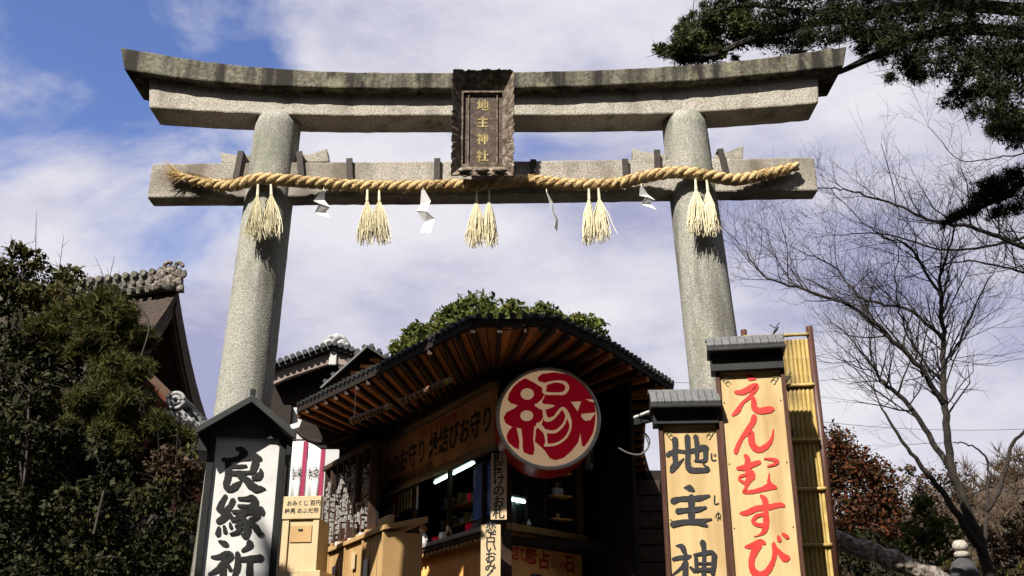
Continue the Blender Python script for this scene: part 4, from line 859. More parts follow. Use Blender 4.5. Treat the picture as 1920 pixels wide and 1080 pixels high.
MB().fbox(KF, h0[0] - .22, h1[0] + .10, KF.hit(560, 1072)[1] - .3, KF.hit(560, 1072)[1], -.5, .15).build('plinth', M['creamwood'], ks, bevel=.01)
glyphs('おみくじ 百円', .075, KF, h0[0] + .05, h0[1] - .12, .004, M['ink'], ks, 'lettering', bold=.01); glyphs('絵馬 おふだ所', .075, KF, h0[0] + .03, h0[1] - .22, .004, M['ink'], ks, 'lettering', bold=.01)
MB().fbox(KF, h0[0] + .12, h1[0] - .11, h1[1] - .30, h1[1] - .08, -.034, -.02).build('door', M['sunwood'], ks, bevel=.004)
MB().fbox(KF, (h0[0] + h1[0]) / 2 - .03, (h0[0] + h1[0]) / 2 + .03, h1[1] - .15, h1[1] - .13, -.0195, -.008).build('coin_slot', M['ink'], ks)
# fortune paper rack
KR = Fr(at(690, 985, 15.0), tuple(WL.u))
r0 = KR.hit(601, 1012)
rk = thing('fortune_rack', 'dark brown wooden rack hung with white folded fortune papers in the sun', 'rack', KR(r0[0] / 2, r0[1], 0))
ru = r0[0]; rv0 = -.05; rv1 = KR.hit(690, 842)[1]; 
MB().fbox(KR, ru, 0, rv0 - 1.0, rv1, -.16, -.12).build('back_board', M['darkwood'], rk)
for u in np.linspace(ru, -.06, 8): MB().fbox(KR, u, u + .05, rv0 - 1.0, rv1 + .03, -.119, .0).build('post', M['darkwood2'], rk, bevel=.004)
MB().fbox(KR, ru - .03, .03, rv1 + .031, rv1 + .1, -.2, .04).build('top_rail', M['darkwood2'], rk)
for u in np.linspace(ru + .12, -.12, 22):
    v = rv1 - random.uniform(.04, .3)
    if abs(u - ru * .22) < .12: v = rv1 - .75
    col_ = MB()
    while v > rv0 + random.uniform(.0, .25):
        h_ = random.uniform(.03, .075); w_ = random.uniform(.008, .026); o_ = random.uniform(-.012, .012)
        col_.fbox(KR, u + o_ - w_, u + o_ + w_, v - h_, v, -.04 + random.uniform(-.02, .02), -.02 + random.uniform(0, .03)); v -= h_ + random.uniform(.004, .04)
    col_.build('paper_string', M['rackpaper'], rk)['kind'] = 'stuff'
# white banners
for (x0, x1, lab) in ((545, 566, 'narrow white cloth banner left of the crimson stripe, behind the box stand'), (575, 600, 'white cloth banner right of the crimson stripe, beside the fortune rack')):
    f_ = Fr(at((x0 + x1) / 2, 880, 17.5), (1, 0, 0)); u0 = f_.hit(x0, 880)[0]; u1 = f_.hit(x1, 880)[0]; v1 = f_.hit(x0, 828)[1]; v0 = f_.hit(x0, 1000)[1]
    t = thing('cloth_banner', lab, 'banner', f_(0, v0, 0), 'white banners with crimson edges')
    rg = [[f_(u0 + (u1 - u0) * i / 8, v0, .02 * math.sin(i * 1.3)), f_(u0 + (u1 - u0) * i / 8, v1, .012 * math.sin(i * 1.3)), f_(u0 + (u1 - u0) * i / 8, v1, -.01 + .012 * math.sin(i * 1.3)), f_(u0 + (u1 - u0) * i / 8, v0, -.01 + .02 * math.sin(i * 1.3))] for i in range(9)]
    MB().loft(rg).build('cloth', M['paper'], t, smooth=True)
    MB().fbox(f_, u1 + .005, u1 + .075, v0, v1, -.01, .03).build('crimson_edge', mat('crimsonedge', [(.40, .03, .10), (.5, .05, .14)], 4, .8), t)
    glyphs('縁', .2, f_, u0 + .02, v1 - .62, .035, M['ink_grey'], t); MB().tube([f_(u0 - .05, v1 + .03, 0), f_(u1 + .1, v1 + .03, 0)], .015, 6).build('pole', M['brownpost'], t)

# ------------------------------------------------------------------ gabled building behind
Yb = 20.0
gb = thing('gabled_building', 'white walled building with tiled gable, pale bargeboards and pale ridge-end ornament', 'building', (at(600, 800, Yb).x, Yb, TOPZ))
def P(x, y, Y=Yb): return at(x, y, Y)
def roofboard(name, pts, Y, dpt, m, par, bevel=.01): return MB().prism([at(x, y, Y) for x, y in pts], (0, dpt, 0)).build(name, m, par, bevel=bevel)
roofboard('bargeboard', [(505, 700), (560, 682), (620, 661), (624, 680), (590, 691), (540, 708), (507, 724)], Yb, .12, M['paleboard'], gb)
roofboard('bargeboard', [(626, 661), (650, 663), (705, 680), (705, 702), (650, 686), (628, 681)], Yb, .12, M['paleboard'], gb)
MB().fbox(Fr(P(625, 670), (1, 0, 0)), -.08, .08, -.18, .12, .0, .06).build('gable_pendant', M['whitewall'], gb, bevel=.02)
a, b, c = P(500, 698), P(625, 655), P(730, 690)
for p, q in ((a, b), (b, c)):
    MB().hexa([p + Vector((0, -.12, -.02)), q + Vector((0, -.12, -.02)), q + Vector((0, 5, -.02)), p + Vector((0, 5, -.02)), p + Vector((0, -.12, .07)), q + Vector((0, -.12, .07)), q + Vector((0, 5, .07)), p + Vector((0, 5, .07))]).build('roof_slope', M['tile'], gb)
    n_ = round((q - p).length / .13)
    for i in range(n_):
        r_ = p.lerp(q, (i + .5) / n_) + Vector((0, 0, .09)); MB().tube([r_ + Vector((0, -.2, 0)), r_ + Vector((0, .4, 0))], .055, 8).build('roof_tile', M['tile'], gb)
on = MB(); on.ball(P(618, 646), .15, (1, .7, .9)); on.ball(P(640, 646), .12, (1, .7, 1)); on.ball(P(632, 635), .09); on.ball(P(650, 648), .07)
on.tube([P(600, 653), P(608, 640), P(620, 632), P(632, 630), P(645, 634), P(656, 650)], [.03, .05, .05, .06, .05, .03], 8); on.build('ridge_ornament', M['tilewhite'], gb, smooth=True)
MB().prism([P(507, 726, Yb + .5), P(590, 692, Yb + .5), P(625, 682, Yb + .5), P(705, 704, Yb + .5), P(705, 800, Yb + .5), P(507, 800, Yb + .5)], (0, .1, 0)).build('gable_wall', M['darkwood'], gb)
wz = P(570, 755).z
MB().box(P(543, 760).x, P(640, 760).x, Yb + .38, Yb + .48, TOPZ, wz).build('wall', M['whitewall'], gb)
MB().box(P(500, 760).x, P(543, 760).x - .01, Yb + .2, Yb + .5, TOPZ, wz).build('corner_wall', M['darkwood'], gb)
MB().box(P(500, 760).x, P(640, 760).x, Yb + .45, Yb + 5, TOPZ, wz - .02).build('rear_walls', M['whitewall'], gb)
MB().beam(P(546, 802, Yb), P(566, 796, Yb), .12, .1).build('gutter', M['paper'], gb)
# side roof of the shop
sr = thing('side_gable_roof', 'small dark gabled roof between the white walled building and the shop eave', 'roof', at(690, 700, 16.8))
a, b, c = at(602, 732, 16.4), at(689, 654, 16.4), at(760, 700, 16.4)
for p, q in ((a, b), (b, c)):
    MB().hexa([p, q, q + Vector((0, 3.5, 0)), p + Vector((0, 3.5, 0)), p + Vector((0, 0, .07)), q + Vector((0, 0, .07)), q + Vector((0, 3.5, .07)), p + Vector((0, 3.5, .07))]).build('roof_slope', M['darkwood'], sr)
    MB().beam(p + Vector((0, -.04, .03)), q + Vector((0, -.04, .03)), .03, .05, (0, 1, 0)).build('verge_trim', M['slate'] if p is a else M['tile'], sr)
    n_ = round((q - p).length / .16)
    for i in range(n_): r_ = p.lerp(q, (i + .5) / n_) + Vector((0, 0, .1)); MB().tube([r_, r_ + Vector((0, 3, 0))], .045, 6).build('roof_tile', M['tile'], sr)
MB().prism([a + Vector((.15, .3, -.05)), b + Vector((0, .3, -.05)), c + Vector((-.1, .3, -.05)), at(760, 760, 16.7), at(602, 760, 16.7)], (0, .1, 0)).build('gable_wall', M['darkwood'], sr)
for k in range(4): MB().beam(at(640 + k * 18, 712 - k * 12, 16.6), at(672 + k * 18, 712 - k * 12, 16.6), .1, .05).build('rafter', M['board'], sr)
MB().box(a.x + .3, c.x, 16.8, 20, TOPZ, a.z - .02).build('wall', M['darkwood'], sr)
# curled dark banner cloth below the eave's left end
cw = thing('carved_eave_end', 'dark weathered carved eave end with curled tip under the left end of the shop roof', 'carving', at(600, 820, 15.6))
MB().tube([at(x, y, 15.6) for x, y in smoothline([(556, 806), (568, 818), (590, 828), (615, 828), (640, 820), (680, 812)], 5)], [.02 + .03 * math.sin(i / 25 * math.pi) for i in range(26)], 8).build('curl', M['darkwood'], cw, smooth=True)
MB().prism([at(x, y, 15.9) for x, y in ((556, 812), (570, 778), (690, 730), (700, 812), (690, 840), (600, 840))], (0, .1, 0)).build('board', M['darkwood'], cw)

# ------------------------------------------------------------------ left temple
tp = thing('temple_hall', 'large temple hall with bark roof, curved dark gable and lichened ridge tiles above the bushes', 'temple', (-9, 22, TOPZ))
AX = at(335, 538, 20.5); fd = Vector((.16, .985, 0)); rd = Vector((-.985, .16, 0))
def rp_(s, d, off=0.0):               # s: distance across from the ridge (+ = far slope), d: along the ridge, off: below the surface
    dz = -(1.55 * abs(s) - .19 * s * s) + .035 * max(0, 4 - d) ** 2 * .18 * 2 - .28
    return AX + fd * s + rd * d + Vector((0, 0, dz - off))
def slope(name, s0, s1, m, d0, d1, th, par):
    ns_, nd = 14, 14; V = []
    for off in (0, th):
        for i in range(ns_ + 1):
            for j in range(nd + 1): V.append(rp_(s0 + (s1 - s0) * i / ns_, d0 + (d1 - d0) * j / nd, off))
    Fc = []; q = (ns_ + 1) * (nd + 1); w_ = nd + 1
    for i in range(ns_):
        for j in range(nd):
            a = i * w_ + j; Fc += [(a, a + 1, a + w_ + 1, a + w_), (q + a, q + a + w_, q + a + w_ + 1, q + a + 1)]
    for i in range(ns_): Fc += [(i * w_, (i + 1) * w_, q + (i + 1) * w_, q + i * w_), (i * w_ + nd, q + i * w_ + nd, q + (i + 1) * w_ + nd, (i + 1) * w_ + nd)]
    for j in range(nd): Fc += [(j, q + j, q + j + 1, j + 1), (ns_ * w_ + j, ns_ * w_ + j + 1, q + ns_ * w_ + j + 1, q + ns_ * w_ + j)]
    return MB().add(V, Fc).build(name, m, par)
slope('roof_slope', 0, -3.2, M['barkroof'], 0, 12, .22, tp); slope('roof_slope', .0, 4.6, M['darkwood2'], 0, 12, .5, tp)
# bargeboards just inside the verge
for s0, s1 in ((0, -3.1), (0, 4.5)):
    rg = []
    for i in range(15): s = s0 + (s1 - s0) * i / 14; rg.append([rp_(s, .05, .24), rp_(s, .05, .62), rp_(s, .15, .62), rp_(s, .15, .24)])
    MB().loft(rg).build('bargeboard', M['darkwood2'], tp)
MB().prism([rp_(0, .9, .3), rp_(2.2, .9, .3), rp_(4.4, .9, .3), rp_(4.4, .9, 3), rp_(-3, .9, 3), rp_(-3, .9, .3), rp_(-1.5, .9, .3)], rd * .1).build('gable_wall', mat('gabledark', [(.02, .018, .015), (.045, .04, .034)], 5, .9), tp)
bl = MB(); p0 = at(235, 660, 19.0); p1 = at(318, 742, 19.0); bl.beam(p0, p1, .14, .16, (0, 1, 0)); bl.build('tie_beam', mat('tiebrown', [(.10, .055, .03), (.16, .09, .055)], 6, .8), tp)
MB().box(-12, -7.2, 20.5, 26, TOPZ, at(300, 720, 20).z).build('wall', M['vermilion'], tp)
MB().prism([at(x, y, 19.6) for x, y in ((190, 640), (250, 660), (330, 770), (330, 860), (190, 860))], (0, .1, 0)).build('red_wall_panel', M['vermilion'], tp)
rdg = MB(); 
rgs = []
for i in range(20):
    d = 9.0 * i / 19; a = rp_(0, d); h_ = .42
    rgs.append([a + fd * -.16, a + fd * -.16 + Vector((0, 0, h_)), a + fd * .16 + Vector((0, 0, h_)), a + fd * .16])
ridge = MB().loft(rgs).build('ridge', M['oldtile'], tp)
for i in range(44):
    d = .15 + 8.8 * i / 43; a = rp_(0, d)
    MB().tube([a + fd * -.24 + Vector((0, 0, .44)), a + fd * .2 + Vector((0, 0, .46))], .075, 7).build('ridge_tile', M['oldtile'], ridge)
    MB().tube([a + fd * -.32 + Vector((0, 0, .03)), a + fd * -.1 + Vector((0, 0, .12))], .065, 7).build('ridge_tile', M['oldtile'], ridge)
    MB().tube([a + fd * -.22 + Vector((0, 0, .24)), a + fd * .1 + Vector((0, 0, .26))], .05, 7).build('ridge_tile', M['oldtile'], ridge)
on = MB()
for x, y, r_ in ((305, 516, .15), (319, 508, .13), (330, 514, .14), (300, 531, .15), (318, 530, .19), (334, 528, .12), (288, 538, .10), (341, 514, .05), (338, 540, .09)): on.ball(at(x, y, 20.3), r_, (1, .6, 1), 9, 6)
for pts in (((312, 512), (308, 500), (314, 492), (322, 494)), ((326, 508), (330, 496), (338, 493), (343, 500)), ((338, 520), (346, 516), (345, 508)), ((296, 524), (288, 519), (284, 526))):
    on.tube([at(x, y, 20.25) for x, y in smoothline(list(pts), 4)], .05, 6)
on.prism([at(x, y, 20.45) for x, y in ((290, 545), (296, 508), (314, 498), (338, 502), (342, 545))], (0, .15, 0))
on.build('ridge_end_ornament', M['lichen'], tp)
# small tiled roof corner with round ridge tile
tr = thing('small_tiled_roof', 'small pale tiled roof end with a round ridge tile beside the left sign', 'roof', at(340, 780, 13.0))
rg = MB(); c = at(331, 752, 13.0)
for r_, t_ in ((.105, .03), (.05, .03)): rg.tube([c + Vector((math.cos(q) * r_, -.02, math.sin(q) * r_)) for q in [i * math.pi / 9 for i in range(19)]], t_, 6)
rg.build('round_tile', M['tilewhite'], tr, smooth=True)
MB().tube([c + Vector((0, .0, 0)), c + Vector((0, .5, 0))], .11, 14).build('ridge', M['slate'], tr)
MB().beam(at(322, 764, 13.0), at(368, 806, 13.0), .14, .035, (0, 1, 0)).build('verge_trim', M['tilewhite'], tr)
MB().beam(at(318, 770, 13.1), at(303, 790, 13.1), .14, .05, (0, 1, 0)).build('verge_trim', M['tilewhite'], tr)
for i in range(9):
    t_ = i / 8; p = at(326 + 44 * t_ + 4, 776 + 38 * t_ - (12 if i % 2 else 0), 13.1); MB().tube([p, p + Vector((0, .5, .05))], .05, 8).build('roof_tile', M['tilewhite'], tr)
for i in range(5):
    p = at(345 + i * 9, 762 + i * 8, 13.2); MB().tube([p, p + Vector((0, .5, .05))], .045, 8).build('roof_tile', M['slate'], tr)
MB().prism([at(320, 765, 13.3), at(372, 812, 13.3), at(372, 900, 13.3), at(308, 900, 13.3), at(305, 792, 13.3)], (0, .4, 0)).build('gable_wall', M['darkwood'], tr)

# ------------------------------------------------------------------ left bank with shrubs
def bankz(x, y):
    t = min(1, max(0, (-3.15 - x) / 3.2)); s = t * t * (3 - 2 * t); q = min(1, max(0, (y - 8.5) / 3.0)); q = q * q * (3 - 2 * q)
    return TOPZ - .1 + 2.7 * s * q + .18 * math.sin(x * 2.1) * math.cos(y * 1.7) * s * q
bk = MB(); nx, ny = 40, 30; X0, X1, Y0, Y1 = -16, -3.0, 8.0, 19
bk.add([(X0 + (X1 - X0) * i / nx, Y0 + (Y1 - Y0) * j / ny, bankz(X0 + (X1 - X0) * i / nx, Y0 + (Y1 - Y0) * j / ny)) for j in range(ny + 1) for i in range(nx + 1)], [(j * (nx + 1) + i, j * (nx + 1) + i + 1, (j + 1) * (nx + 1) + i + 1, (j + 1) * (nx + 1) + i) for j in range(ny) for i in range(nx)])
tag(bk.build('bank', M['soil'], smooth=True), kind='structure')
def shrub(name, label, cat, clusters, Y, n, size, m, kind='leaf', stems=5, asp=.5, ground=None, stemr=.02):
    C = []
    for x, y, rx, ry in clusters:
        k_ = pxm(y, Y); yy = Y + random.uniform(-.4, .4); c = at(x, y, yy); C.append(((c.x, c.y, c.z), (rx * k_ * .85, max(rx, ry) * k_ * .7, ry * k_ * .85)))
        for q in range(8):
            th = random.uniform(0, 2 * math.pi); r_ = random.uniform(.07, .2); C.append(((c.x + math.cos(th) * rx * k_, c.y - random.uniform(0, .3), c.z + math.sin(th) * ry * k_), (r_, r_, r_ * .8)))
    cx_ = sum(c[0][0] for c in C) / len(C); cz = min(c[0][2] - c[1][2] for c in C); g_ = ground if ground is not None else (bankz(cx_, Y) if cx_ < -3 else TOPZ)
    t = thing(name, label, cat, (cx_, Y, min(cz, g_) if ground is None else g_), None)
    Pn = blob_points(C, n)
    V = leaves(Pn, size, asp) if kind == 'leaf' else tufts(Pn, size)
    facemesh('foliage', V, 4 if kind == 'leaf' else 3, m, t, np.array(WPOS[t.name]))
    s_ = MB(); b0 = Vector((cx_, Y, g_ - .05))
    for i in range(stems):
        c = random.choice(C); e1 = Vector(c[0]) + Vector((random.gauss(0, .3) * c[1][0], random.gauss(0, .3) * c[1][1], random.uniform(0, .8) * c[1][2]))
        mid = b0.lerp(e1, .5) + Vector((random.gauss(0, .12), random.gauss(0, .1), random.uniform(0, .15))); s_.tube([b0 + Vector((random.gauss(0, .08), 0, 0)), mid, e1], [stemr, stemr * .7, stemr * .3], 5)
    sh_ = MB()
    for i in range(14):
        c = random.choice(C[:1 + 9 * len(clusters)]); d = Vector((random.gauss(0, .6), -abs(random.gauss(0, .3)), abs(random.gauss(.6, .5)))).normalized(); p_ = Vector(c[0]) + d * c[1][2] * .8; ln = random.uniform(.15, .42); q_ = p_ + d * ln + Vector((random.gauss(0, .05), 0, -.03))
        sh_.tube([p_, p_.lerp(q_, .5) + Vector((0, 0, .02)), q_], [.006, .004, .0015], 4, False)
        for k in range(4): e_ = p_.lerp(q_, .3 + .2 * k); sh_.tube([e_, e_ + Vector(rand_dirs(1)[0].tolist()) * random.uniform(.03, .1)], [.003, .001], 3, False)
    sh_.build('shoots', M['bark_pale'], t)['kind'] = 'stuff'
    s_.build('stems', M['bark_pale'], t)
    return t
B = shrub
B('shrub', 'tallest dark leafy shrub at the upper left edge against the sky', 'shrub', [(20, 510, 55, 38), (80, 530, 60, 40), (10, 560, 60, 40), (120, 560, 50, 35)], 12.5, 5200, .075, M['leaf_shrub'])
B('shrub', 'brownish twiggy shrub under the temple ridge at the left', 'shrub', [(60, 620, 80, 50), (150, 600, 60, 45), (190, 640, 50, 35)], 12.2, 4200, .06, M['leaf_shrub'], stems=9)
B('pine_bush', 'yellow green spiky bush below the temple ridge', 'bush', [(170, 610, 60, 40), (215, 640, 50, 45), (120, 650, 55, 40)], 11.8, 3600, .10, M['needle'], 'tuft')
B('pine_bush', 'yellow green spiky bush halfway down the bank beside the round ridge tile', 'bush', [(220, 730, 60, 38), (250, 800, 50, 36), (190, 790, 50, 40), (330, 850, 36, 26)], 11.2, 4400, .10, M['needle'], 'tuft')
B('shrub', 'olive brown shrub right under the temple verge', 'shrub', [(215, 590, 34, 24), (240, 655, 28, 30), (180, 570, 40, 22)], 11.9, 4200, .05, M['leaf_shrub'], stems=9)
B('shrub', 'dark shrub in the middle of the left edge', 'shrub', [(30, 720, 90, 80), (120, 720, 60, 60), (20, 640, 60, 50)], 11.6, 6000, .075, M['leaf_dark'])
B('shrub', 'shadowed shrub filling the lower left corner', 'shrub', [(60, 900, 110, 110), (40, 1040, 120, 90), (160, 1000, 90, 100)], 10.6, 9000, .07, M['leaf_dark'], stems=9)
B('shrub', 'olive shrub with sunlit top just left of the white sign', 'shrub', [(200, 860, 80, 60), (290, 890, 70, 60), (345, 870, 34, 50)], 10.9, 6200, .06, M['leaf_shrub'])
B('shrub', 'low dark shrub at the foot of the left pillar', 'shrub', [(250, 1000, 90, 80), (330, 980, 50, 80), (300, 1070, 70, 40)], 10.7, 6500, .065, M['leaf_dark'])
B('dry_bush', 'reddish brown dry bush in the middle of the left bank', 'bush', [(120, 800, 50, 50), (240, 690, 40, 22)], 11.4, 2400, .05, M['redleaf'], stems=8)
B('dry_bush', 'pale brown dry leaves low beside the left pillar', 'bush', [(350, 910, 22, 30), (335, 870, 22, 20)], 10.6, 900, .06, M['brownleaf'])
# bare shoots
for i, (x0, y0, x1, y1, lab) in enumerate(((60, 520, 68, 395, 'tallest thin bare shoot rising above the shrub at the upper left'), (40, 500, 20, 440, 'thin bare shoot leaning left at the upper left edge'), (180, 545, 215, 480, 'thin bare shoot above the temple ridge'), (95, 520, 120, 440, 'thin bare shoot right of the tallest one'))):
    s_ = MB(); a, b = at(x0, y0 + 60, 12.3), at(x1, y1, 12.3); s_.tube([a, a.lerp(b, .5) + Vector((.02, 0, 0)), b], [.008, .006, .002], 4)
    for k in range(5): p = a.lerp(b, .3 + .13 * k); s_.tube([p, p + Vector((random.gauss(0, .1), 0, random.uniform(.05, .16)))], [.004, .001], 3)
    tag(s_.build('bare_shoot', M['twig']), lab, 'shoot', 'bare shoots above the left bank')
# drooping pale stems on the bank
for i, (pts, lab) in enumerate((([(45, 1000), (40, 860), (75, 780)], 'pale creeper stem at the far left of the shadowed bank'), ([(8, 1020), (45, 900), (55, 740)], 'long pale creeper stem in the lower left corner'), ([(250, 560), (280, 610), (262, 690), (285, 760)], 'pale drooping stem in front of the temple gable'), ([(176, 1000), (185, 960), (195, 920)], 'short pale stem in the shadow of the bank'))):
    s_ = MB().tube([at(x, y, 9.9 if i != 2 else 11.0) for x, y in smoothline(pts, 5)], .014 if i != 2 else .012, 5); tag(s_.build('creeper_stem', M['bark_pale']), lab, 'creeper', 'pale stems on the left bank')

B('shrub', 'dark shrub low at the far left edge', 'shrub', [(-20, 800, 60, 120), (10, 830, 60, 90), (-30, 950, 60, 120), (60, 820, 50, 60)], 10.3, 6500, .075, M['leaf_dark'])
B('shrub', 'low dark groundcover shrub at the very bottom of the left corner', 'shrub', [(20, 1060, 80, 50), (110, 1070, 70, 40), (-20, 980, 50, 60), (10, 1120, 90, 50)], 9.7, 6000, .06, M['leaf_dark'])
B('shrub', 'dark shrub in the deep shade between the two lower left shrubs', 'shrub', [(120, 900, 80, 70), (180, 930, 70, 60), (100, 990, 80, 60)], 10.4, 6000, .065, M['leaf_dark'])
# an evergreen added outside the left edge to shade the lower bank
lt = thing('shade_evergreen', 'tall evergreen tree added outside the left edge of the picture to shade the bank', 'tree', (-8.6, 6.0, 0))
C = [((-8.4 + random.gauss(0, .7), 6.2 + random.gauss(0, .7), 5.2 + random.uniform(-1.8, 1.9)), (1.0, 1.0, .8)) for q in range(16)]
facemesh('crown', leaves(blob_points(C, 26000, .1), .13, .5), 4, M['leaf_dark'], lt, np.array(WPOS[lt.name]))
MB().tube([(-8.6, 6, 0), (-8.5, 6.1, 4), (-8.4, 6.2, 7)], [.25, .2, .06], 10).build('trunk', M['bark'], lt)

# ------------------------------------------------------------------ tree behind the shop
ct_ = thing('broadleaf_tree', 'rounded evergreen tree with lumpy sunlit crown showing above the shop roof', 'tree', (at(930, 700, 24).x, 24, TOPZ))
C = []
for x, y, rx, ry in ((893, 588, 52, 42), (850, 612, 48, 38), (830, 640, 50, 36), (790, 636, 40, 32), (765, 656, 36, 24), (925, 620, 60, 40), (962, 594, 32, 34), (1000, 618, 45, 36), (1020, 596, 34, 32), (1055, 618, 44, 32), (1096, 622, 44, 32), (1118, 650, 30, 30), (940, 680, 190, 40)):
    k_ = pxm(y, 24); c = at(x, y, 24 + random.uniform(-.7, .7)); C.append(((c.x, c.y, c.z), (rx * k_, rx * k_, ry * k_)))
    for q in range(7):
        d = Vector(rand_dirs(1)[0].tolist()); d.y = -abs(d.y); r_ = .26 * rx * k_
        cc_ = c + Vector((d.x * rx * k_ * .78, d.y * rx * k_ * .8, d.z * ry * k_ * .78)); C.append((tuple(cc_), (r_, r_, r_ * .8)))
facemesh('crown', leaves(blob_points(C, 34000, .45), .13, .55, up=.3), 4, M['leaf_mid'], ct_, np.array(WPOS[ct_.name]))
b0 = Vector(WPOS[ct_.name]); tt = MB().tube([b0, b0 + Vector((0, 0, 3)), b0 + Vector((.2, 0, 5.5))], [.35, .28, .15], 10)
for q in range(8): e1 = Vector(C[q * 7][0]); tt.tube([b0 + Vector((0, 0, 3.2)), (b0 + Vector((0, 0, 4))).lerp(e1, .5), e1], [.13, .08, .03], 6)
tt.build('trunk', M['bark'], ct_)

# ------------------------------------------------------------------ overhanging evergreen, top right
ov = thing('overhanging_evergreen', 'dark evergreen tree whose leafy boughs hang over the right end of the gate', 'tree', (9.6, 12.5, TOPZ))
# name: x, y, rx, ry in photo pixels, Y
cl_ = [(1275, 85, 30, 18), (1310, 65, 42, 30), (1320, 100, 36, 12), (1350, 30, 44, 40), (1385, 60, 50, 34), (1440, 30, 55, 40), (1470, 75, 50, 26), (1500, 20, 60, 45), (1560, 30, 60, 42), (1540, 70, 36, 24), (1600, 40, 50, 50),
       (1660, 30, 60, 60), (1650, 85, 30, 26), (1720, 60, 60, 55), (1790, 70, 60, 60), (1860, 90, 60, 80), (1910, 160, 50, 70), (1770, 130, 40, 22), (1700, 110, 34, 20), (1850, 150, 45, 30), (1870, 215, 40, 30), (1900, 240, 30, 20), (1912, 262, 14, 12), (1810, 178, 32, 6), (1835, 165, 20, 12), (1920, 60, 80, 100), (1990, 150, 70, 120),
       (1400, -60, 110, 60), (1550, -70, 110, 70), (1700, -60, 120, 80), (1850, -60, 120, 90), (2000, -30, 120, 120)]
C = []
for x, y, rx, ry in cl_:
    Y = 12.6 if x < 1500 else 11.6; k_ = pxm(y, Y); c = at(x, y, Y + random.uniform(-.4, .5)); C.append(((c.x, c.y, c.z), (rx * k_, max(rx * k_, .3), ry * k_)))
    if rx > 20:
        for q in range(10):
            th = random.uniform(0, 2 * math.pi); cc_ = c + Vector((math.cos(th) * rx * k_, random.uniform(-.3, .3), math.sin(th) * ry * k_)); r_ = random.uniform(.05, .16); C.append((tuple(cc_), (r_ * 1.3, r_, r_)))
bg_l = [c for c in C if c[0][0] < 3.6]; bg_r = [c for c in C if c[0][0] >= 3.6]
facemesh('crown', leaves(blob_points(bg_l, 19000, .1), .062, .45), 4, leafmat('leaf_bough_sunlit', [(.02, .028, .010), (.07, .09, .025), (.15, .17, .045)], trans=.15), ov, np.array(WPOS[ov.name]))  # lighter leaf colour puts the sunlight into this bough
facemesh('crown', leaves(blob_points(bg_r, 60000, .1), .052, .4), 4, M['leaf_pine'], ov, np.array(WPOS[ov.name]))  # darker leaf colour stands for the backlit mass of the same tree
facemesh('needle_sprays', tufts(blob_points(bg_r, 7000, .35), .10, 7, .04, -.1), 3, M['leaf_pine'], ov, np.array(WPOS[ov.name]))
facemesh('needle_sprays', tufts(blob_points(bg_l, 2200, .35), .09, 7, .04, 0), 3, M['leaf_pine'], ov, np.array(WPOS[ov.name]))
b0 = Vector(WPOS[ov.name]); tt = MB().tube([b0, b0 + Vector((-.2, -.2, 4)), b0 + Vector((-.6, -.4, 8)), b0 + Vector((-1.2, -.5, 11))], [.4, .33, .25, .1], 12)
def limb(mb, pts, r0, r1, n=6): s_ = smoothline([tuple(p) for p in pts], 5); k_ = len(s_); mb.tube([Vector(p) for p in s_], [r0 + (r1 - r0) * i / (k_ - 1) for i in range(k_)], n)
limb(tt, [b0 + Vector((-.6, -.4, 8)), at(1900, 60, 12), at(1760, 60, 12), at(1640, 105, 12), at(1560, 140, 12.4), at(1470, 160, 12.6)], .12, .012)
limb(tt, [b0 + Vector((-.6, -.4, 8.5)), at(1800, 10, 12), at(1600, 30, 12.3), at(1420, 70, 12.6), at(1330, 105, 12.6), at(1270, 90, 12.6)], .12, .01)
limb(tt, [at(1600, 30, 12.3), at(1500, 20, 12.5), at(1380, 10, 12.6), at(1310, 40, 12.6)], .05, .008)
limb(tt, [b0 + Vector((-.3, -.2, 5.5)), at(1920, 250, 11.8), at(1870, 180, 11.8), at(1820, 170, 11.6), at(1795, 180, 11.6)], .09, .01)
limb(tt, [at(1640, 105, 12), at(1610, 118, 12), at(1580, 128, 12.2)], .025, .008)
for i in range(260):
    c = random.choice(C); p = Vector(c[0]); tt.tube([p, p + Vector((random.gauss(0, .25), random.gauss(0, .2), random.gauss(-.05, .2)))], [.008, .002], 4)
tt.build('trunk', M['bark'], ov)
# pine bough at the right edge
pb = thing('pine_tree', 'pine tree at the right edge with a dark needled bough reaching left', 'tree', (9.2, 14.5, TOPZ))
C = []
for x, y, rx, ry in ((1880, 365, 50, 16), (1840, 372, 34, 12), (1860, 345, 40, 14), (1900, 330, 30, 18), (1820, 395, 30, 12), (1795, 405, 20, 10), (1905, 392, 26, 10), (1860, 352, 26, 8), (1775, 418, 12, 7), (1870, 400, 20, 12), (1960, 350, 60, 50)):
    k_ = pxm(y, 13.5); c = at(x, y, 13.5); C.append(((c.x, c.y, c.z), (rx * k_, .25, ry * k_)))
facemesh('needles', tufts(blob_points(C, 1500, .2), .11, 8, .05, .4), 3, M['leaf_dark'], pb, np.array(WPOS[pb.name]))
b0 = Vector(WPOS[pb.name]); tt = MB().tube([b0, b0 + Vector((0, -.3, 5)), b0 + Vector((-.3, -.5, 9))], [.3, .22, .08], 10)
limb(tt, [b0 + Vector((0, -.3, 5.2)), at(1960, 345, 13.6), at(1880, 370, 13.5), at(1820, 398, 13.5), at(1772, 420, 13.5)], .08, .012); tt.build('trunk', M['bark'], pb)

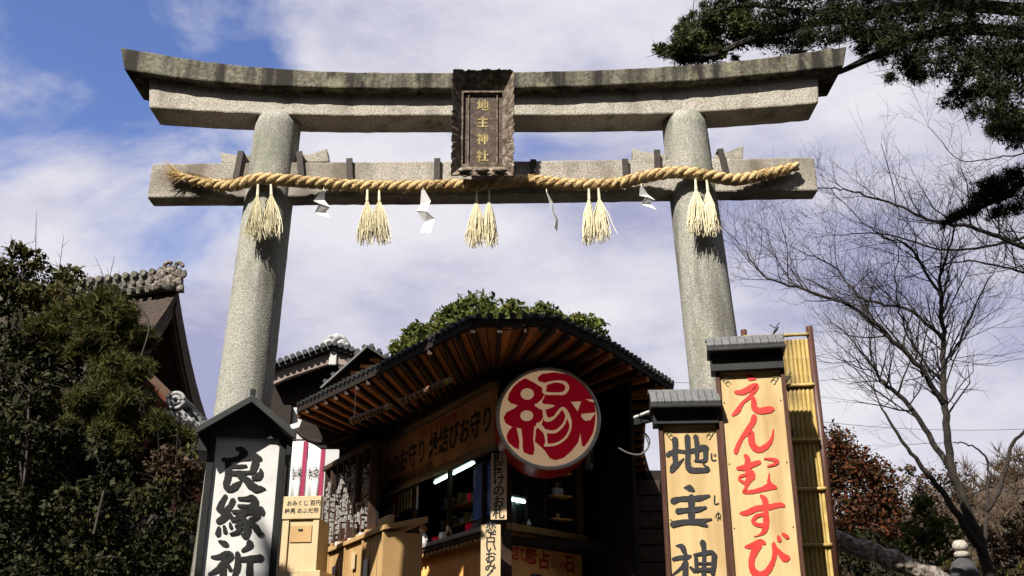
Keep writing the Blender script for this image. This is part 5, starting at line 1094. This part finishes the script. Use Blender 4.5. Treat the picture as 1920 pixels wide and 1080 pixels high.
# ------------------------------------------------------------------ bare trees, right
def bare_tree(label, base, limbs, Y, depth_, seed, density=1.0, spawn=3, m='twig', tipmin=.0022):
    rnd = random.Random(seed); t = thing('bare_tree', label, 'tree', base); tk = MB(); tw = MB()
    def grow(p, d, ln, r, lv):
        k_ = 4; pts = [p]; q = p.copy(); dd = d.copy()
        for i in range(k_):
            dd = (dd + Vector((rnd.gauss(0, .13), rnd.gauss(0, .12), rnd.gauss(.05, .10)))).normalized(); q = q + dd * ln / k_; pts.append(q.copy())
        (tw).tube(pts, [r * (1 - .6 * i / k_) for i in range(k_ + 1)], 4 if r > .008 else 3, False)
        if lv > 0:
            for i in range(1, k_ + 1):
                for _ in range(1 if rnd.random() < .85 else 2):
                    ax = Vector((rnd.gauss(0, 1), rnd.gauss(0, .6), rnd.gauss(.15, .8))).normalized(); nd = (dd + ax * rnd.uniform(.6, 1.0)).normalized()
                    grow(pts[i], nd, ln * rnd.uniform(.45, .75), max(tipmin, r * (1 - .6 * i / k_) * .62), lv - 1)
    for pts, r0, r1 in limbs:
        P3 = [at(x, y, Y + dy) for x, y, dy in pts]; s_ = smoothline([tuple(p) for p in P3], 6); k_ = len(s_)
        s_ = [Vector(p) + Vector((rnd.gauss(0, .012), 0, rnd.gauss(0, .012))) for p in s_]
        tk.tube(s_, [r0 + (r1 - r0) * i / (k_ - 1) for i in range(k_)], 8)
        for i in range(4, k_, 1 if density > 1.2 else 2):
            if s_[i].z < TOPZ + 3.2: continue
            rr = (r0 + (r1 - r0) * i / (k_ - 1)); dd = (s_[i] - s_[i - 1]).normalized(); ax = Vector((rnd.gauss(0, 1), rnd.gauss(0, .6), rnd.gauss(.3, .6))).normalized()
            grow(s_[i], (dd * .7 + ax * .8).normalized(), rnd.uniform(.5, 1.15) * Y / 14, min(rr * .5, .016), depth_)
        grow(s_[-1], (s_[-1] - s_[-3]).normalized(), .8 * Y / 14, r1 * .9, depth_)
    tk.build('trunk', M['bark'], t, smooth=True); tw.build('twigs', M[m], t); return t
b_ = at(1850, 1060, 14)
bare_tree('leafless tree with a forked dark trunk spreading across the right of the sky', Vector((b_.x, 14, TOPZ)), [
    ([(1860, 1180, 0), (1848, 1050, 0), (1810, 950, 0), (1785, 880, 0), (1773, 780, 0), (1768, 700, 0), (1768, 620, .1), (1762, 540, .2), (1775, 480, .3), (1800, 400, .4)], .085, .010),
    ([(1848, 1050, 0), (1800, 970, -.3), (1745, 895, -.3), (1700, 840, -.4), (1655, 768, -.4)], .06, .014),
    ([(1785, 880, 0), (1755, 840, .3), (1705, 760, .3), (1650, 710, .4), (1640, 690, .4), (1600, 640, .5)], .05, .01),
    ([(1770, 760, 0), (1725, 690, -.2), (1665, 630, -.3), (1605, 580, -.4), (1520, 548, -.5), (1440, 520, -.5), (1395, 470, -.5)], .045, .007),
    ([(1768, 630, 0), (1700, 580, .3), (1620, 560, .4), (1560, 500, .5), (1500, 470, .5)], .03, .006),
    ([(1765, 560, .1), (1735, 510, .3), (1700, 460, .4), (1650, 440, .5), (1600, 400, .5)], .025, .006),
    ([(1770, 680, .1), (1800, 640, 0), (1835, 560, 0), (1870, 500, 0)], .02, .005),
    ([(1845, 1040, 0), (1850, 960, .2), (1855, 880, .3), (1830, 840, .3), (1790, 830, .3)], .03, .008),
    ([(1852, 960, .2), (1880, 900, .2), (1900, 830, .2), (1935, 800, .2)], .035, .02),
    ([(1768, 720, .1), (1720, 660, .5), (1690, 600, .6), (1680, 520, .7), (1690, 440, .7)], .022, .005)], 14, 2, 5, 1.25)
b_ = at(2050, 500, 15)
bare_tree('leafless tree outside the right edge reaching thin boughs across the upper right sky', Vector((b_.x, 15, TOPZ)), [
    ([(2080, 1180, 0), (2070, 900, 0), (2060, 700, 0), (2040, 520, 0)], .14, .08),
    ([(2040, 520, 0), (1960, 480, 0), (1900, 455, 0), (1820, 425, 0), (1750, 415, 0), (1680, 385, 0), (1600, 360, 0), (1560, 352, 0)], .05, .008),
    ([(2040, 500, 0), (1960, 440, .3), (1880, 455, .3), (1780, 470, .4), (1660, 440, .4), (1580, 440, .4)], .035, .006),
    ([(2050, 420, .3), (1960, 300, .3), (1880, 295, .3), (1800, 300, .4), (1740, 235, .4)], .02, .004),
    ([(2060, 560, .2), (1960, 520, .2), (1880, 500, .2), (1800, 490, .3), (1700, 520, .3)], .03, .006)], 15, 2, 11, .55)
for i, (x0, y0, x1, y1) in enumerate(((1700, 470, 1672, 250), (1440, 560, 1440, 410), (1600, 640, 1605, 470))): pass

# autumn tree and hillside growth
at_ = thing('autumn_tree', 'bushy tree with rusty red autumn leaves right of the bamboo screen', 'tree', (at(1600, 900, 22).x, 22, TOPZ))
C = []
for x, y, rx, ry in ((1570, 840, 40, 50), (1600, 880, 50, 50), (1640, 900, 45, 50), (1610, 950, 60, 45), (1665, 950, 40, 45), (1580, 990, 50, 45), (1650, 1000, 60, 40), (1560, 900, 30, 60)):
    k_ = pxm(y, 22); c = at(x, y, 22); C.append(((c.x, c.y, c.z), (rx * k_, rx * k_, ry * k_)))
facemesh('crown', leaves(blob_points(C, 15000, .1), .09, .55), 4, M['redleaf'], at_, np.array(WPOS[at_.name]))
b0 = Vector(WPOS[at_.name]); tt = MB().tube([b0, b0 + Vector((0, 0, 2.5))], [.16, .1], 8)
for c in C: tt.tube([b0 + Vector((0, 0, 1.6)), b0.lerp(Vector(c[0]), .6), Vector(c[0]) + Vector((0, 0, .4))], [.07, .04, .015], 5)
tt.build('trunk', M['bark'], at_)
def bush(label, cl, Y, n, size, m, name='bush', ground=TOPZ):
    return shrub(name, label, 'bush', cl, Y, n, size, m, ground=ground, stems=6)
bush('green bush behind the leafless tree, left of the stone post', [(1735, 985, 36, 40), (1760, 1030, 30, 50), (1720, 1040, 30, 40)], 19, 2600, .1, M['greenleaf'])
bush('dark green shrub under the autumn tree', [(1560, 1060, 50, 40), (1640, 1060, 60, 30), (1600, 1030, 50, 20)], 17, 3600, .07, M['leaf_dark'])
bush('brown leafy bush at the bottom right corner', [(1880, 1030, 50, 40), (1900, 1060, 60, 40), (1930, 1000, 50, 50)], 17, 2600, .08, M['brownleaf'])
bush('low green hedge at the lower right', [(1840, 1080, 80, 24), (1740, 1090, 60, 20)], 16, 2600, .07, M['leaf_shrub'])
bush('tangled brown brush between the autumn tree and the bare trunk', [(1700, 930, 50, 50), (1760, 920, 50, 50), (1690, 1010, 50, 50)], 24, 3200, .10, M['brownleaf'])

hl = MB(); nx, ny = 50, 22
def hz(x, y):
    prof = np.interp(x, [2, 12, 16, 22, 28, 34, 45, 70], [0, 1.5, 4.2, 8.2, 11.2, 13.5, 17, 21]); q = min(1, max(0, (y - 30) / 28)); q = q * q * (3 - 2 * q)
    return TOPZ - .2 + float(prof) * q * .93 + .7 * math.sin(x * .9 + y * .5) * q + .4 * math.sin(x * 2.3 - y * .8) * q
hl.add([(2 + 88 * i / nx, 28 + 62 * j / ny, hz(2 + 88 * i / nx, 28 + 62 * j / ny)) for j in range(ny + 1) for i in range(nx + 1)], [(j * (nx + 1) + i, j * (nx + 1) + i + 1, (j + 1) * (nx + 1) + i + 1, (j + 1) * (nx + 1) + i) for j in range(ny) for i in range(nx)])
tag(hl.build('hillside', M['hill'], smooth=True), kind='structure')
# wooded hillside growth: twiggy brown scrub spread over it
Pn = []
for i in range(5200):
    x, y = random.uniform(8, 60), random.uniform(32, 66); z = hz(x, y)
    Pn.append((x, y, z + random.uniform(0, 1.2)))
Pn = np.array(Pn); o = facemesh('hillside_scrub', tufts(Pn, .9, 9, .03, 1.0), 3, M['brownleaf'], None, (30, 45, 8)); tag(o, 'leafless brown scrub covering the far hillside', 'scrub', kind='stuff')

# tall evergreens added unseen behind the camera to shade the forecourt
fm = leafmat('leaf_forest', [(.008, .013, .005), (.025, .036, .012)], trans=.0)
for i, (x, y, h) in enumerate(((-11, 1.5, 12), (-7.6, -.6, 12.4), (-4.2, .3, 12.6), (-1.2, -.8, 12.2), (2.0, .4, 12.4), (5.4, -.6, 12), (8.8, 1.0, 12.6), (11.5, 4.2, 12), (-12.5, 5.5, 11), (13.5, 8.5, 12))):
    t = thing('shade_cedar', 'tall dark cedar added behind the viewpoint for shade, ' + ('leftmost but one', 'third from the left', 'fourth from the left', 'just left of the middle', 'just right of the middle', 'fourth from the right', 'third from the right', 'next to the rightmost', 'leftmost of the row', 'rightmost of the row')[i], 'tree', (x, y - 1.5, 0), 'cedars added behind the viewpoint for shade')
    C = [((x + random.gauss(0, .75), y - 1.5 + random.gauss(0, .75), z_), (1.5 - .06 * z_, 1.5 - .06 * z_, 1.0)) for z_ in np.linspace(4.6, h - 1.2, 13)]
    facemesh('crown', leaves(blob_points(C, 5200, .2), .42, .6), 4, fm, t, np.array(WPOS[t.name]))
    MB().tube([(x, y - 1.5, 0), (x, y - 1.5, h - 2)], [.3, .08], 8).build('trunk', M['bark'], t)

# dark wooded slopes added around the shrine, outside the view, to cut sky fill
M['forest'] = mat('forest', [(.012, .018, .008), (.035, .045, .016), (.05, .05, .02)], 1.2, 1, .3, 3)
vs = MB(); na = 70; az = [R(40 + i * 282 / na) for i in range(na + 1)]; rr_ = [13, 16, 20, 26, 34, 46, 70, 120]; hh_ = [0, 4.5, 8.5, 13, 18, 26, 38, 50]
def vh(h_, r_, j, a_): return -.3 + h_ * (1 + .10 * math.sin(a_ * 5) + .07 * math.sin(a_ * 13 + r_) + .05 * math.sin(a_ * 29)) * min(1, j / 5 + .1, (na - j) / 5 + .1)
vs.add([(r_ * math.sin(a_), r_ * math.cos(a_), vh(h_, r_, j, a_)) for r_, h_ in zip(rr_, hh_) for j, a_ in enumerate(az)], [(q * (na + 1) + j, q * (na + 1) + j + 1, (q + 1) * (na + 1) + j + 1, (q + 1) * (na + 1) + j) for q in range(7) for j in range(na)])
tag(vs.build('fill_blocking_slopes', M['forest'], smooth=True), kind='structure')

# lichened sloping log, stone post
lg = thing('lichened_trunk', 'pale lichen covered leaning trunk sloping down to the right beside the bamboo screen', 'tree trunk', at(1660, 1045, 13.5))
s_ = MB(); pts = smoothline([(1560, 1012), (1620, 1030), (1690, 1058), (1780, 1100), (1900, 1180)], 6)
s_.tube([at(x, y, 13.0) + Vector((0, random.gauss(0, .01), random.gauss(0, .012))) for x, y in pts], [.12 + .012 * math.sin(i * 1.3) + random.gauss(0, .006) for i in range(len(pts))], 12)
s_.build('trunk', M['lichen'], lg)
for k in range(14):
    x, y = pts[min(len(pts) - 1, 1 + k)]; p_ = at(x + random.uniform(-6, 6), y + random.uniform(-16, 10), 12.9); MB().ball(p_, random.uniform(.03, .055), (1.4, .7, .7), 7, 5).build('lichen_patch', M['lichen'], lg)
sp = thing('stone_post', 'grey stone post with a pale rounded cap under the leafless tree', 'stone post', (at(1800, 1040, 14.8).x, 14.8, TOPZ))
p = at(1800, 1022, 14.8); 
def lathe(prof, c, n=18): return [[Vector((c.x + r_ * math.cos(2 * math.pi * k / n), c.y + r_ * math.sin(2 * math.pi * k / n), z)) for k in range(n)] for r_, z in prof]
pm = pxm(1030, 14.8)
MB().loft(lathe([(.02, p.z + .07), (.07, p.z + .06), (.105, p.z + .01), (.11, p.z - .04), (.075, p.z - .09)], p)).build('cap', M['granite_pale'], sp, smooth=True)
MB().loft(lathe([(.075, p.z - .092), (.10, p.z - .11), (.10, p.z - .16), (.07, p.z - .18)], p)).build('collar', M['granite'], sp, smooth=True)
MB().loft(lathe([(.07, p.z - .182), (.15, p.z - .25), (.2, p.z - .4), (.2, TOPZ)], p)).build('shaft', mat('darkstone', [(.05, .05, .055), (.1, .1, .105)], 9, .9, .005), sp, smooth=True)

# background roof between shop and signs
br = thing('background_house', 'low house with a weathered pinkish roof glimpsed between the shop and the yellow sign', 'house', (at(1220, 960, 22).x, 22, TOPZ))
MB().prism([at(x, y, 21) for x, y in ((1180, 965), (1180, 940), (1300, 905), (1300, 960), (1190, 1000))], (0, .2, .1)).build('roof_slope', mat('pinkroof', [(.10, .07, .065), (.22, .16, .15)], 5, .9, .02), br)
MB().beam(at(1180, 1026, 20.5), at(1300, 1016, 20.5), .1, .12).build('gutter', M['plaster'], br)
MB().box(at(1180, 1000, 22).x, at(1340, 1000, 22).x, 21.4, 24, TOPZ, at(1240, 950, 21.4).z).build('wall', M['darkwood'], br)
# dark hedge-like gap filler between shop and right signs is the shop's own side wall
# power lines
for i, (a, b, lab) in enumerate((((1180, 712), (1990, 640), 'upper power line crossing behind the leafless tree'), ((1180, 722), (1990, 800), 'lower power line crossing behind the leafless tree'), ((1480, 655), (1990, 655), 'level power line at the height of the bamboo screen top'))):
    p, q = at(*a, 26), at(*b, 26); s_ = MB().tube([p.lerp(q, t) + Vector((0, 0, -.5 * (1 - (2 * t - 1) ** 2))) for t in [j / 20 for j in range(21)]], .006, 5)
    tag(s_.build('power_line', M['ink']), lab, 'power line', 'power lines')
